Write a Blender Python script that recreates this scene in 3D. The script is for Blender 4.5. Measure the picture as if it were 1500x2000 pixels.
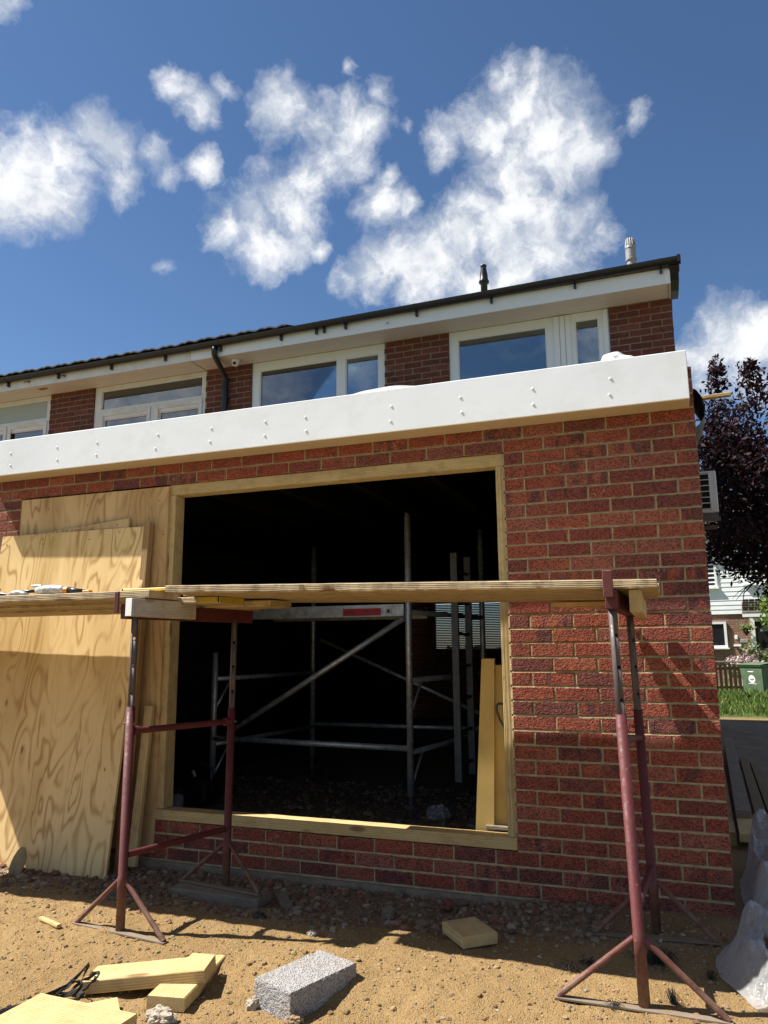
import bpy, bmesh, math, random
from mathutils import Vector, Matrix, noise
random.seed(7)
scn = bpy.context.scene
COL = scn.collection
for o in list(bpy.data.objects): bpy.data.objects.remove(o)

# ------------------------------------------------------------------ camera
cam_d = bpy.data.cameras.new('camera'); cam = bpy.data.objects.new('camera', cam_d); COL.objects.link(cam)
Rv, Uv, Fv = Vector((.93609545,.35166488,-.00755765)), Vector((.06891517,-.16229068,.9843335)), Vector((-.34492899,.92195095,.17615461))
cam.matrix_world = Matrix(((Rv.x,Uv.x,-Fv.x,-.19393642),(Rv.y,Uv.y,-Fv.y,-4.08415631),(Rv.z,Uv.z,-Fv.z,1.25394875),(0,0,0,1)))
cam_d.sensor_fit='HORIZONTAL'; cam_d.sensor_width=36; cam_d.lens=36*1472.86/1500
cam_d.clip_start=.05; cam_d.clip_end=2000
scn.camera = cam
scn.render.engine='CYCLES'; scn.render.resolution_x=768; scn.render.resolution_y=1024
vs=scn.view_settings; vs.view_transform='Standard'; vs.look='None'; vs.exposure=1.12; vs.gamma=1; vs.use_curve_mapping=False

# ------------------------------------------------------------------ node helpers
def NT(m): return m.node_tree
class G:
    """thin wrapper over a node tree"""
    def __init__(s, nt): s.nt=nt
    def n(s, t, **k):
        nd=s.nt.nodes.new('ShaderNode'+t)
        for a,b in k.items(): setattr(nd,a,b)
        return nd
    def put(s, inp, v):
        if v is None: return
        if hasattr(v,'is_output') or isinstance(v, bpy.types.NodeSocket): s.nt.links.new(v, inp)
        else: inp.default_value=v
    def m(s, op, a, b=None, c=None, clamp=False):
        nd=s.n('Math',operation=op); nd.use_clamp=clamp
        for i,v in enumerate((a,b,c)): s.put(nd.inputs[i],v)
        return nd.outputs[0]
    def v(s, op, a, b=None, out=0):
        nd=s.n('VectorMath',operation=op); s.put(nd.inputs[0],a)
        if b is not None:
            if op=='SCALE': s.put(nd.inputs['Scale'],b)
            else: s.put(nd.inputs[1],b)
        return nd.outputs[out]
    def mix(s, f, a, b, mode='MIX'):
        nd=s.n('Mix',data_type='RGBA',blend_type=mode); s.put(nd.inputs[0],f)
        for i,c in ((6,a),(7,b)):
            s.put(nd.inputs[i], (*c,1) if isinstance(c,tuple) and len(c)==3 else c)
        return nd.outputs[2]
    def noise(s, vec, scale, detail=3, rough=.55, dist=0):
        nd=s.n('TexNoise'); s.put(nd.inputs['Vector'],vec); nd.inputs['Scale'].default_value=scale
        nd.inputs['Detail'].default_value=detail; nd.inputs['Roughness'].default_value=rough; nd.inputs['Distortion'].default_value=dist
        return nd.outputs[0]
    def vor(s, vec, scale, feat='F1', rnd=1):
        nd=s.n('TexVoronoi',feature=feat); s.put(nd.inputs['Vector'],vec); nd.inputs['Scale'].default_value=scale; nd.inputs['Randomness'].default_value=rnd
        return nd
    def ramp(s, f, stops, interp='LINEAR'):
        nd=s.n('ValToRGB'); r=nd.color_ramp; r.interpolation=interp
        while len(r.elements)<len(stops): r.elements.new(.5)
        for e,(p,c) in zip(r.elements,stops):
            e.position=p; e.color=(*c,1) if isinstance(c,tuple) else (c,c,c,1)
        s.put(nd.inputs[0],f); return nd.outputs[0]
    def rng(s, f, a, b, c=0., d=1., smooth=True):
        nd=s.n('MapRange',interpolation_type='SMOOTHSTEP' if smooth else 'LINEAR'); s.put(nd.inputs[0],f)
        for i,v in enumerate((a,b,c,d)): nd.inputs[1+i].default_value=v
        return nd.outputs[0]
    def bump(s, h, dist, strength=1., nrm=None):
        nd=s.n('Bump'); s.put(nd.inputs['Height'],h); nd.inputs['Distance'].default_value=dist; nd.inputs['Strength'].default_value=strength
        if nrm is not None: s.put(nd.inputs['Normal'],nrm)
        return nd.outputs[0]
    def obj(s): return s.n('TexCoord').outputs['Object']
    def rnd(s): return s.n('ObjectInfo').outputs['Random']
    def offs(s, k=9.):
        """object coordinates shifted by a per-object random amount"""
        cmb=s.n('CombineXYZ'); r=s.rnd()
        s.put(cmb.inputs[0], s.m('MULTIPLY',r,k)); s.put(cmb.inputs[1], s.m('MULTIPLY',r,k*1.7)); s.put(cmb.inputs[2], s.m('MULTIPLY',r,k*2.3))
        return s.v('ADD', s.obj(), cmb.outputs[0])
    def scale(s, vec, x,y,z): return s.v('MULTIPLY', vec, (x,y,z))
def newmat(name):
    m=bpy.data.materials.new(name); m.use_nodes=True
    b=m.node_tree.nodes['Principled BSDF']
    return m, G(m.node_tree), b
def setb(g, b, col=None, rough=None, metal=None, nrm=None, spec=None):
    for k,v in (('Base Color',col),('Roughness',rough),('Metallic',metal),('Normal',nrm),('Specular IOR Level',spec)):
        if v is None: continue
        if isinstance(v,tuple): v=(*v,1)
        g.put(b.inputs[k],v)

# ------------------------------------------------------------------ world: Nishita sky with cumulus
SUN=Vector((-.70,-.162,1)).normalized()
EL=math.asin(SUN.z); ROT=math.atan2(SUN.x,SUN.y)
W=bpy.data.worlds.new('World'); scn.world=W; W.use_nodes=True
g=G(W.node_tree); W.node_tree.nodes.clear()
sky=g.n('TexSky',sky_type='NISHITA'); sky.sun_disc=False; sky.sun_elevation=EL; sky.sun_rotation=ROT
sky.air_density=.85; sky.dust_density=.15; sky.ozone_density=3.0; sky.altitude=50
dirv=g.n('TexCoord').outputs['Generated']
CL=[(-0.624, 0.577, 0.527, 0.0456, 1), (-0.6, 0.585, 0.545, 0.0343, 1), (-0.648, 0.571, 0.504, 0.0399, 1), (-0.623, 0.601, 0.501, 0.0291, 1), (-0.557, 0.612, 0.562, 0.0279, 1), (-0.562, 0.632, 0.534, 0.0248, 1), (-0.562, 0.596, 0.574, 0.0218, 1), (-0.616, 0.556, 0.558, 0.0196, 0.9), (-0.662, 0.548, 0.512, 0.0391, 1), (-0.688, 0.527, 0.499, 0.0441, 1), (-0.69, 0.551, 0.47, 0.0281, 1), (-0.522, 0.645, 0.558, 0.0225, 0.82), (-0.514, 0.663, 0.545, 0.0216, 0.75), (-0.48, 0.68, 0.554, 0.0181, 0.74), (-0.547, 0.65, 0.528, 0.0144, 0.6), (-0.586, 0.491, 0.645, 0.0177, 0.75), (-0.481, 0.623, 0.617, 0.0207, 0.85), (-0.468, 0.644, 0.605, 0.0222, 0.9), (-0.435, 0.642, 0.631, 0.0185, 0.75), (-0.376, 0.693, 0.615, 0.0327, 1), (-0.347, 0.715, 0.607, 0.0361, 1), (-0.316, 0.727, 0.61, 0.0331, 1), (-0.336, 0.741, 0.581, 0.038, 1), (-0.371, 0.743, 0.557, 0.0297, 1), (-0.402, 0.744, 0.534, 0.0374, 1), (-0.44, 0.736, 0.514, 0.0363, 1), (-0.472, 0.718, 0.511, 0.0273, 0.9), (-0.434, 0.753, 0.495, 0.0379, 1), (-0.389, 0.76, 0.52, 0.0302, 0.95), (-0.452, 0.761, 0.465, 0.0179, 0.7), (-0.275, 0.728, 0.629, 0.0274, 0.7), (-0.295, 0.737, 0.608, 0.0277, 0.85), (-0.539, 0.703, 0.463, 0.0187, 0.68), (-0.301, 0.698, 0.65, 0.0175, 0.62), (-0.379, 0.783, 0.493, 0.0191, 0.7), (-0.296, 0.79, 0.537, 0.0289, 0.95), (-0.267, 0.804, 0.532, 0.0214, 0.85), (-0.282, 0.78, 0.559, 0.0186, 0.75), (-0.133, 0.756, 0.641, 0.0279, 0.85), (-0.107, 0.757, 0.644, 0.0207, 0.75), (-0.123, 0.776, 0.618, 0.0353, 1), (-0.16, 0.789, 0.594, 0.0349, 1), (-0.104, 0.799, 0.593, 0.0476, 1), (-0.066, 0.814, 0.577, 0.0386, 1), (-0.138, 0.814, 0.565, 0.0439, 1), (-0.089, 0.823, 0.561, 0.0362, 0.95), (-0.217, 0.78, 0.587, 0.0292, 0.74), (-0.045, 0.826, 0.562, 0.0238, 0.8), (-0.137, 0.835, 0.534, 0.0371, 1), (-0.163, 0.846, 0.508, 0.0534, 1), (-0.112, 0.857, 0.503, 0.0498, 1), (-0.07, 0.863, 0.501, 0.0357, 0.95), (-0.211, 0.845, 0.491, 0.0459, 1), (-0.249, 0.846, 0.471, 0.0451, 1), (-0.152, 0.866, 0.476, 0.0571, 1), (-0.091, 0.875, 0.475, 0.0388, 1), (-0.041, 0.871, 0.489, 0.0258, 0.75), (-0.292, 0.825, 0.483, 0.0257, 0.9), (-0.324, 0.826, 0.462, 0.0298, 1), (-0.346, 0.82, 0.456, 0.0221, 0.95), (-0.298, 0.83, 0.472, 0.0297, 1), (-0.261, 0.851, 0.455, 0.0402, 0.95), (-0.199, 0.868, 0.455, 0.0451, 0.95), (-0.001, 0.812, 0.583, 0.0208, 0.66), (-0.254, 0.759, 0.599, 0.0158, 0.45), (0.086, 0.931, 0.354, 0.0375, 1), (0.06, 0.938, 0.341, 0.0338, 1), (0.116, 0.93, 0.348, 0.0328, 1), (0.043, 0.937, 0.346, 0.0278, 0.9), (0.13, 0.921, 0.368, 0.0153, 0.7), (0.149, 0.933, 0.329, 0.0353, 0.9), (0.073, 0.947, 0.313, 0.0368, 0.8), (0.116, 0.947, 0.301, 0.0361, 0.8)]
wob=g.n('TexNoise'); g.put(wob.inputs['Vector'],dirv); wob.inputs['Scale'].default_value=9; wob.inputs['Detail'].default_value=5; wob.inputs['Roughness'].default_value=.6
dw=g.v('ADD',dirv,g.v('SCALE',g.v('SUBTRACT',wob.outputs['Color'],(.5,.5,.5)),.07))
acc=None
for x,y,z,r,w in CL:
    d=g.v('DISTANCE',dw,(x,y,z),out=1)
    e=g.m('MULTIPLY_ADD',d,-.95/(r*1.36),w*1.2-.25)
    acc=e if acc is None else g.m('SMOOTH_MAX',acc,e,.12)
# the same kind of cloud over the rest of the sky, away from the ones in view
gen=g.m('MULTIPLY_ADD',g.noise(g.scale(dirv,1,1,1.7),2.3,2,.5),2.6,-1.27)
sx=g.n('SeparateXYZ'); g.put(sx.inputs[0],dirv)
away=g.rng(g.v('DOT_PRODUCT',dirv,(-.34,.84,.43),out=1),.93,.72)
acc=g.m('MAXIMUM',acc,g.m('SUBTRACT',g.m('MULTIPLY',gen,away),g.m('MULTIPLY_ADD',away,-1.,1.)))
sunoff=(-.018,-.004,.024)
f1=g.noise(dw,13,9,.64); f1s=g.noise(g.v('ADD',dw,sunoff),13,5,.6)
w2=g.n('TexNoise'); g.put(w2.inputs['Vector'],dirv); w2.inputs['Scale'].default_value=40; w2.inputs['Detail'].default_value=4
f2=g.noise(g.v('ADD',dirv,g.v('SCALE',g.v('SUBTRACT',w2.outputs['Color'],(.5,.5,.5)),.03)),30,7,.66)
dens=g.m('ADD',acc,g.m('MULTIPLY_ADD',f1,1.7,-.85)); dens=g.m('ADD',dens,g.m('MULTIPLY_ADD',f2,.62,-.31))
mask=g.m('POWER',g.rng(dens,-.10,.66,smooth=False),1.15)
up=g.rng(sx.outputs[2],-.02,.06)
mask=g.m('MULTIPLY',mask,up)
relief=g.m('MULTIPLY',g.m('SUBTRACT',f1,f1s),2.3)
soft=g.m('MULTIPLY_ADD',g.noise(g.v('ADD',dw,(.03,.01,-.03)),10,3,.5),1.5,-.75)
thick=g.rng(g.m('ADD',g.m('ADD',relief,soft),g.m('MULTIPLY',dens,.25)),-.32,.55)
CB=9.0
ccol=g.mix(thick,(CB*.60,CB*.66,CB*.76),(CB*1.06,CB*1.07,CB*1.08))
hs=g.n('HueSaturation'); hs.inputs['Saturation'].default_value=1.10; hs.inputs['Value'].default_value=1.14; g.put(hs.inputs['Color'],sky.outputs[0])
g2=g.mix(g.m('MULTIPLY',mask,.96),hs.outputs[0],ccol)
bg=g.n('Background'); g.put(bg.inputs[0],g2); bg.inputs[1].default_value=0.05
wo=g.n('OutputWorld'); g.put(wo.inputs[0],bg.outputs[0])

sun_d=bpy.data.lights.new('sun','SUN'); sun_d.energy=5.0; sun_d.angle=math.radians(.53); sun_d.color=(1,.96,.90)
sun=bpy.data.objects.new('sun',sun_d); COL.objects.link(sun)
sun.rotation_euler=SUN.to_track_quat('Z','Y').to_euler(); sun.location=(-20,-10,30)

# ------------------------------------------------------------------ materials
def mat_brick(name, stops, spec_amt=.45, pit=1.0):
    m,g,b=newmat(name); p=g.offs(3.1)
    base=g.ramp(g.rnd(),stops)
    n1=g.noise(p,9,4,.6); n2=g.noise(g.scale(p,1,1,.5),16,3,.55)
    c=g.mix(g.rng(n1,.44,.72,0,.5),base,(.14,.042,.036))
    c=g.mix(g.rng(g.m('FRACT',g.m('MULTIPLY',g.rnd(),17.3)),.72,.8,0,.6),c,g.mix(g.rng(n2,.45,.6),base,(.055,.035,.042)))
    fine=g.noise(p,210,3,.7)
    c=g.mix(g.rng(fine,.60,.74,0,spec_amt),c,(.34,.19,.11))
    pv=g.vor(g.scale(p,.8,1,1),78)
    c=g.mix(g.rng(pv.outputs[0],.30,.18,0,.5),c,(.035,.016,.015))
    c=g.mix(g.rng(g.noise(p,95,3,.7),.60,.72,0,spec_amt),c,(.42,.22,.13))
    uv=g.n('SeparateXYZ'); g.put(uv.inputs[0],g.n('TexCoord').outputs['Generated'])
    ez=g.m('ABSOLUTE',g.m('MULTIPLY_ADD',uv.outputs[2],2.,-1.)); ex=g.m('ABSOLUTE',g.m('MULTIPLY_ADD',uv.outputs[0],2.,-1.))
    ed=g.m('MAXIMUM',g.rng(ez,.78,1.0),g.rng(ex,.935,1.0))
    ed=g.m('MULTIPLY',ed,g.rng(g.noise(p,36,4,.7),.44,.60)); ed=g.m('MULTIPLY',ed,g.rng(g.m('FRACT',g.m('MULTIPLY',g.rnd(),7.7)),.15,.9,.25,1.))
    c=g.mix(g.m('MULTIPLY',ed,.75),c,(.40,.31,.21))
    salt=g.m('MULTIPLY',g.rng(g.noise(p,7,2,.5),.60,.72),g.rng(g.noise(p,120,3,.7),.5,.7))
    c=g.mix(g.m('MULTIPLY',salt,.45),c,(.50,.44,.40))
    v=g.vor(g.scale(p,.75,1,1),105)
    h=g.m('ADD',g.rng(v.outputs[0],.08,.5),g.m('MULTIPLY',g.noise(p,48,4,.65),1.1))
    setb(g,b,c,.92,nrm=g.bump(h,.009*pit),spec=.25); return m
RED=[(0,(.27,.066,.040)),(.25,(.30,.078,.046)),(.45,(.33,.098,.056)),(.62,(.235,.062,.043)),(.8,(.165,.054,.045)),(.92,(.29,.098,.068)),(1,(.345,.112,.066))]
M_BRICK=mat_brick('rustic_red_brick',RED)
M_HBRICK=mat_brick('old_house_brick',[(0,(.13,.042,.03)),(.4,(.165,.05,.034)),(.7,(.11,.04,.034)),(1,(.20,.07,.045))],.4,.5)
M_FBRICK=mat_brick('orange_house_brick',[(0,(.25,.10,.055)),(.5,(.31,.13,.07)),(1,(.20,.08,.05))],.3,.5)
def mat_plain(name, col, rough=.6, metal=0., var=.25, sc=12., bump=0., bsc=90., spec=.4, dirt=None, damt=.5, dsc=6.):
    m,g,b=newmat(name); p=g.offs(2.3)
    n=g.noise(p,sc,5,.6)
    lo=tuple(c*(1-var) for c in col); hi=tuple(min(1,c*(1+var)) for c in col)
    c=g.mix(g.rng(n,.3,.7),lo,hi)
    if dirt: c=g.mix(g.m('MULTIPLY',g.rng(g.noise(p,dsc,6,.68),.5,.66),damt),c,dirt)
    nr=g.bump(g.noise(p,bsc,4,.6),bump) if bump else None
    setb(g,b,c,rough,metal,nr,spec); return m
M_MORTAR=mat_plain('sand_mortar',(.385,.295,.165),.95,var=.22,sc=25,bump=.004,bsc=160,spec=.1,dirt=(.27,.22,.15))
M_HMORTAR=mat_plain('house_mortar',(.26,.20,.145),.95,var=.2,sc=25,bump=.003,spec=.1)
def mat_wood(name, lo, hi, scale=42., dist=3.2, rough=.75, dirt=None, damt=.5, bump=.0012, knots=True, along=.16):
    m,g,b=newmat(name); p=g.offs(1.37)
    w=g.n('TexWave',wave_type='RINGS',rings_direction='X',wave_profile='SIN')
    g.put(w.inputs['Vector'],g.v('ADD',g.scale(p,along,1,1),g.v('SCALE',g.n('CombineXYZ').outputs[0],1)))
    w.inputs['Scale'].default_value=scale; w.inputs['Distortion'].default_value=dist; w.inputs['Detail'].default_value=3; w.inputs['Detail Scale'].default_value=.8
    f=w.outputs[1]
    streak=g.noise(g.scale(p,4,120,120),1,3,.6)
    c=g.mix(g.m('POWER',f,1.6),hi,lo)
    c=g.mix(g.rng(streak,.35,.75,0,.35),c,tuple(x*.72 for x in lo))
    c=g.mix(g.rng(g.noise(g.scale(p,.6,2,2),5,3,.5),.35,.7,0,.35),c,tuple(min(1,x*1.12) for x in hi))
    if knots:
        v=g.vor(g.scale(p,2.2,7,7),1.0)
        c=g.mix(g.rng(v.outputs[0],.16,.09,0,.8),c,(.16,.075,.03))
    if dirt: c=g.mix(g.m('MULTIPLY',g.rng(g.noise(p,14,7,.72),.46,.64),damt),c,dirt)
    h=g.m('ADD',g.m('MULTIPLY',f,.5),streak)
    setb(g,b,c,rough,nrm=g.bump(h,bump),spec=.25); return m
M_PINE=mat_wood('fresh_pine',(.40,.26,.095),(.56,.425,.205),40,2.6,dirt=(.28,.19,.085),damt=.35)
M_FRAME=mat_wood('treated_frame_timber',(.36,.25,.10),(.52,.39,.19),48,3.0,dirt=(.24,.17,.09),damt=.4)
M_BOARD=mat_wood('weathered_scaffold_board',(.33,.24,.13),(.50,.39,.235),50,2.5,dirt=(.19,.15,.10),damt=.6,bump=.0025)
M_GREYW=mat_wood('grey_timber',(.33,.29,.24),(.47,.43,.37),50,1.8,dirt=(.24,.2,.16),damt=.4)
M_STUD=mat_wood('brown_stud',(.20,.115,.05),(.36,.225,.10),40,3)
M_OLDW=mat_wood('damp_old_plank',(.15,.125,.09),(.24,.20,.145),50,2.5,dirt=(.11,.09,.065),damt=.6)
M_DECK=mat_wood('dry_treated_plank',(.125,.082,.042),(.18,.125,.068),50,2,knots=False)
def mat_ply(name, lo, hi, dark):
    m,g,b=newmat(name); p=g.offs(2.9)
    q=g.scale(p,1.25,1,.30)
    n=g.noise(g.v('ADD',q,g.v('SCALE',g.n('TexNoise').outputs[1],0)),3.1,2,.45,.9)
    kv=g.vor(g.scale(p,6.0,1,2.3),1.0,rnd=.75)
    n=g.m('ADD',n,g.m('MULTIPLY',g.rng(kv.outputs[0],.62,.0),.16))
    k=g.m('SINE',g.m('MULTIPLY',n,58))
    line=g.m('POWER',g.rng(k,-.6,1,smooth=False),2.6)
    fl=g.mix(g.rng(g.noise(q,2.3,2,.5),.35,.65),lo,hi)
    c=g.mix(g.m('MULTIPLY',line,g.rng(g.noise(q,5,2,.5),.3,.65,.10,.78)),fl,dark)
    st=g.noise(g.scale(p,150,40,5),1,3,.6); c=g.mix(g.rng(st,.5,.8,0,.28),c,dark)
    c=g.mix(g.rng(kv.outputs[0],.085,.03,0,.75),c,tuple(x*.36 for x in dark))
    v2=g.vor(g.scale(g.v('ADD',p,(3.3,0,1.7)),9,1,4.0),1.0)
    c=g.mix(g.rng(v2.outputs[0],.07,.03,0,.8),c,(.06,.03,.018))
    setb(g,b,c,.7,nrm=g.bump(st,.0008),spec=.3); return m
M_PLY=mat_ply('shuttering_plywood',(.56,.375,.145),(.75,.54,.25),(.36,.175,.045))
M_PLYD=mat_ply('older_plywood',(.46,.295,.13),(.62,.43,.215),(.27,.145,.05))
def mat_paint(name, col, chip, amt, rough=.45, dusty=(.33,.24,.15), zdust=None):
    m,g,b=newmat(name); p=g.offs(1.9)
    n=g.noise(p,38,7,.7)
    c=g.mix(g.rng(g.noise(p,7,4,.6),.3,.7,0,.5),col,tuple(x*.62 for x in col))
    c=g.mix(g.rng(n,.66-amt,.72-amt,0,.9),c,chip)
    c=g.mix(g.rng(g.noise(p,60,5,.7),.66,.74,0,.7),c,(.36,.29,.23))
    if zdust is not None:
        pos=g.n('NewGeometry').outputs['Position']; s=g.n('SeparateXYZ'); g.put(s.inputs[0],pos)
        c=g.mix(g.m('MULTIPLY',g.rng(s.outputs[2],zdust,0.,0,1),g.rng(g.noise(p,22,5,.7),.3,.62,.2,.9)),c,dusty)
    r=g.rng(n,.3,.7,rough-.1,rough+.25)
    setb(g,b,c,r,.0,g.bump(n,.0012),.35); return m
M_RED=mat_paint('oxide_red_paint',(.102,.019,.019),(.085,.04,.026),.08,.55,dusty=(.20,.125,.08),zdust=.30)
M_FOOT=mat_paint('dusty_foot_steel',(.22,.165,.115),(.12,.05,.035),.0,.7)
M_STEEL=mat_paint('rubbed_dark_steel',(.095,.072,.068),(.17,.085,.06),.04,.42)
M_RUSTRED=mat_paint('chipped_red_bar',(.13,.035,.032),(.26,.17,.13),.06,.5)
M_ALU=mat_plain('scuffed_aluminium',(.50,.49,.47),.42,.55,.2,20,.0006,120,.5,(.2,.18,.15),.5,15)
M_LADDER=mat_plain('dull_ladder_aluminium',(.12,.115,.11),.6,.3,.15,20)
M_UPVC=mat_plain('white_upvc',(.74,.76,.78),.28,0,.02,3,spec=.5,dirt=(.70,.69,.66),damt=.25,dsc=3)
M_FILM=mat_plain('white_fascia_film',(.84,.87,.89),.28,0,.02,2,.003,2.2,.5,dirt=(.66,.65,.62),damt=.22,dsc=5)
M_SOFF=mat_plain('soffit_upvc',(.66,.64,.60),.4,0,.03,3,spec=.4,dirt=(.55,.5,.43),damt=.2)
M_TAN=mat_plain('tan_soffit',(.44,.35,.23),.6,0,.05,4,spec=.3)
M_OLDUPVC=mat_plain('grubby_upvc',(.66,.67,.67),.4,0,.05,6,spec=.4,dirt=(.50,.46,.40),damt=.45,dsc=5)
M_BLACK=mat_plain('black_plastic',(.012,.012,.013),.3,0,.2,10,spec=.5)
M_RUBBER=mat_plain('black_rubber_sheet',(.022,.023,.025),.55,0,.3,8,spec=.4,dirt=(.10,.09,.08),damt=.4)
M_GREYRUB=mat_plain('pale_sunlit_rubber',(.36,.35,.34),.7,0,.2,8,spec=.3)  # pale tone imitates sunlight on the edge of the grey-black sheet
M_TILE=mat_plain('concrete_roof_tile',(.10,.085,.07),.9,0,.3,14,.003,80,.2,(.14,.13,.08))
M_CONC=mat_plain('old_concrete',(.20,.158,.112),.95,0,.18,4,.004,60,.15,(.15,.13,.11),.5,3)
M_FOUND=mat_plain('rough_concrete',(.235,.19,.135),.95,0,.2,14,.01,60,.15,(.12,.10,.08),.6)
M_VOID=mat_plain('blacked_out_ceiling',(.006,.006,.006),.95,0,.3,3,spec=.05)  # ceiling and joists coloured near black in place of deep shade
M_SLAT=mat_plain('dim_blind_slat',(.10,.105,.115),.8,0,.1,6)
M_DARK=mat_plain('near_black_matt',(.018,.018,.018),.95,0,.3,3,spec=.1)  # near black stands in for the gloom on the room's walls
M_CARD=mat_plain('tan_board',(.50,.345,.115),.6,0,.06,6,spec=.3)
M_CARDE=mat_plain('board_edge',(.40,.29,.14),.8,0,.15,30)
M_GREYPL=mat_plain('weathered_grey_plastic',(.27,.27,.265),.5,0,.12,14,spec=.4,dirt=(.17,.165,.155),damt=.5,dsc=22)
M_ACW=mat_plain('grey_white_casing',(.50,.50,.48),.5,0,.05,6)
M_BINGREEN=mat_plain('green_bin_plastic',(.085,.135,.072),.5,0,.15,5,spec=.4,dirt=(.2,.2,.13),damt=.35,dsc=8)
M_WHITE=mat_plain('white_paint',(.78,.78,.76),.5,0,.04,5)
M_FENCE=mat_wood('brown_fence_stain',(.14,.065,.04),(.24,.12,.07),40,2,knots=False)
M_TOOLG=mat_plain('grey_tool_body',(.42,.42,.43),.4,.2,.3,30,dirt=(.75,.72,.7),damt=.7,dsc=18)
M_ORANGE=mat_plain('orange_plastic',(.62,.22,.02),.4,0,.1,10)
M_YEL=mat_paint('chipped_yellow_paint',(.50,.37,.04),(.24,.19,.12),.05,.5)
M_YELC=mat_plain('yellow_level',(.72,.47,.05),.4,0,.06,10)
M_LABEL=mat_plain('red_label',(.42,.02,.025),.4,0,.08,10)
M_INK=mat_plain('black_print',(.01,.01,.01),.5,0,.1,10)
M_SACK=mat_plain('dusty_white_sack',(.56,.55,.53),.8,0,.15,20,.008,40,dirt=(.34,.33,.32),damt=.6,dsc=24)
M_ROCK=mat_plain('pale_limestone',(.36,.31,.24),.95,0,.25,30,.01,70,.2,(.27,.2,.12),.5,20)
M_SLAB=mat_plain('flat_tan_stone',(.25,.18,.10),.9,0,.2,20,.004,90,.2)
M_REDCHIP=mat_plain('red_brick_chip',(.19,.07,.05),.95,0,.3,30,.006,90,.2)
M_CURT=mat_plain('white_curtain',(.62,.64,.66),.9,0,.1,6)
M_TRUNK=mat_plain('dark_bark',(.055,.042,.034),.95,0,.3,14,.02,30,.2)
M_STRAP=mat_plain('black_webbing',(.03,.027,.025),.8,0,.3,40,.002,300,.2,(.14,.10,.06),.5,30)
M_BLOCK=None
def mat_block():
    m,g,b=newmat('aggregate_concrete_block'); p=g.obj()
    v=g.vor(p,150); n=g.noise(p,240,4,.7)
    c=g.mix(g.rng(n,.3,.7),(.26,.248,.238),(.43,.412,.395))
    c=g.mix(g.rng(g.noise(p,110,3,.7),.56,.68,0,.55),c,(.17,.155,.145))
    c=g.mix(g.rng(g.noise(p,5,3,.6),.45,.65,0,.35),c,(.34,.27,.19))
    h=g.m('ADD',g.rng(v.outputs[0],.05,.55),g.m('MULTIPLY',n,.6))
    setb(g,b,c,.97,nrm=g.bump(h,.006),spec=.15); return m
M_BLOCK=mat_block()
def mat_ground():
    m,g,b=newmat('sandy_ground'); pos=g.n('NewGeometry').outputs['Position']; s=g.n('SeparateXYZ'); g.put(s.inputs[0],pos)
    big=g.noise(pos,1.1,5,.6); mid=g.noise(pos,11,6,.65); fine=g.noise(pos,160,4,.72); grit=g.vor(pos,120)
    sand=g.mix(g.rng(big,.3,.7),(.245,.155,.066),(.335,.222,.102))
    sand=g.mix(g.rng(mid,.35,.68),sand,(.265,.172,.075))
    sand=g.mix(g.rng(mid,.58,.72,0,.5),sand,(.175,.10,.042))
    sand=g.mix(g.rng(fine,.55,.75,0,.55),sand,(.45,.34,.20))
    sand=g.mix(g.rng(fine,.46,.34,0,.6),sand,(.13,.075,.03))
    rub=g.mix(g.rng(mid,.3,.7),(.15,.105,.064),(.24,.17,.105))
    rub=g.mix(g.rng(fine,.5,.75,0,.4),rub,(.24,.19,.14))
    yy=g.m('ADD',s.outputs[1],g.m('MULTIPLY_ADD',big,.5,-.25)); yy=g.m('ADD',yy,g.m('MULTIPLY_ADD',mid,.3,-.15))
    f=g.m('MULTIPLY',g.rng(yy,-.62,-.36),g.rng(s.outputs[0],-.25,-.8,.35,1.))
    c=g.mix(f,sand,rub)
    gr=g.mix(g.rng(g.noise(pos,3,5,.6),.35,.65),(.05,.085,.022),(.10,.12,.04))
    c=g.mix(g.rng(g.m('ADD',s.outputs[1],g.m('MULTIPLY',mid,1.2)),10.9,11.7),c,gr)
    c=g.mix(g.rng(s.outputs[1],-6,-9),c,gr)
    h=g.m('ADD',g.m('MULTIPLY',mid,1.9),g.m('ADD',g.m('MULTIPLY',fine,.45),g.m('MULTIPLY',g.rng(grit.outputs[0],.1,.5),-.25)))
    setb(g,b,c,.97,nrm=g.bump(h,.013),spec=.1); return m
M_GROUND=mat_ground()
def mat_attr(name, rough=.95, bump=.006, bsc=90, spec=.15):
    m,g,b=newmat(name); a=g.n('Attribute'); a.attribute_name='tint'; p=g.obj()
    n=g.noise(p,60,4,.65)
    c=g.mix(g.rng(n,.3,.7,0,.35),a.outputs[0],(.10,.075,.05))
    setb(g,b,c,rough,nrm=g.bump(g.noise(p,bsc,4,.65),bump),spec=spec); return m
M_STONES=mat_attr('mixed_stones')
def mat_leaf(name, rough=.62, transl=.25):
    m,g,b=newmat(name); a=g.n('Attribute'); a.attribute_name='tint'
    setb(g,b,a.outputs[0],rough,spec=.2)
    t=g.n('BsdfTranslucent'); g.put(t.inputs[0],a.outputs[0]); mx=g.n('MixShader'); mx.inputs[0].default_value=transl
    out=m.node_tree.nodes['Material Output']
    g.put(mx.inputs[1],b.outputs[0]); g.put(mx.inputs[2],t.outputs[0]); g.put(out.inputs[0],mx.outputs[0]); return m
M_LEAF=mat_leaf('leaves')
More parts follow.
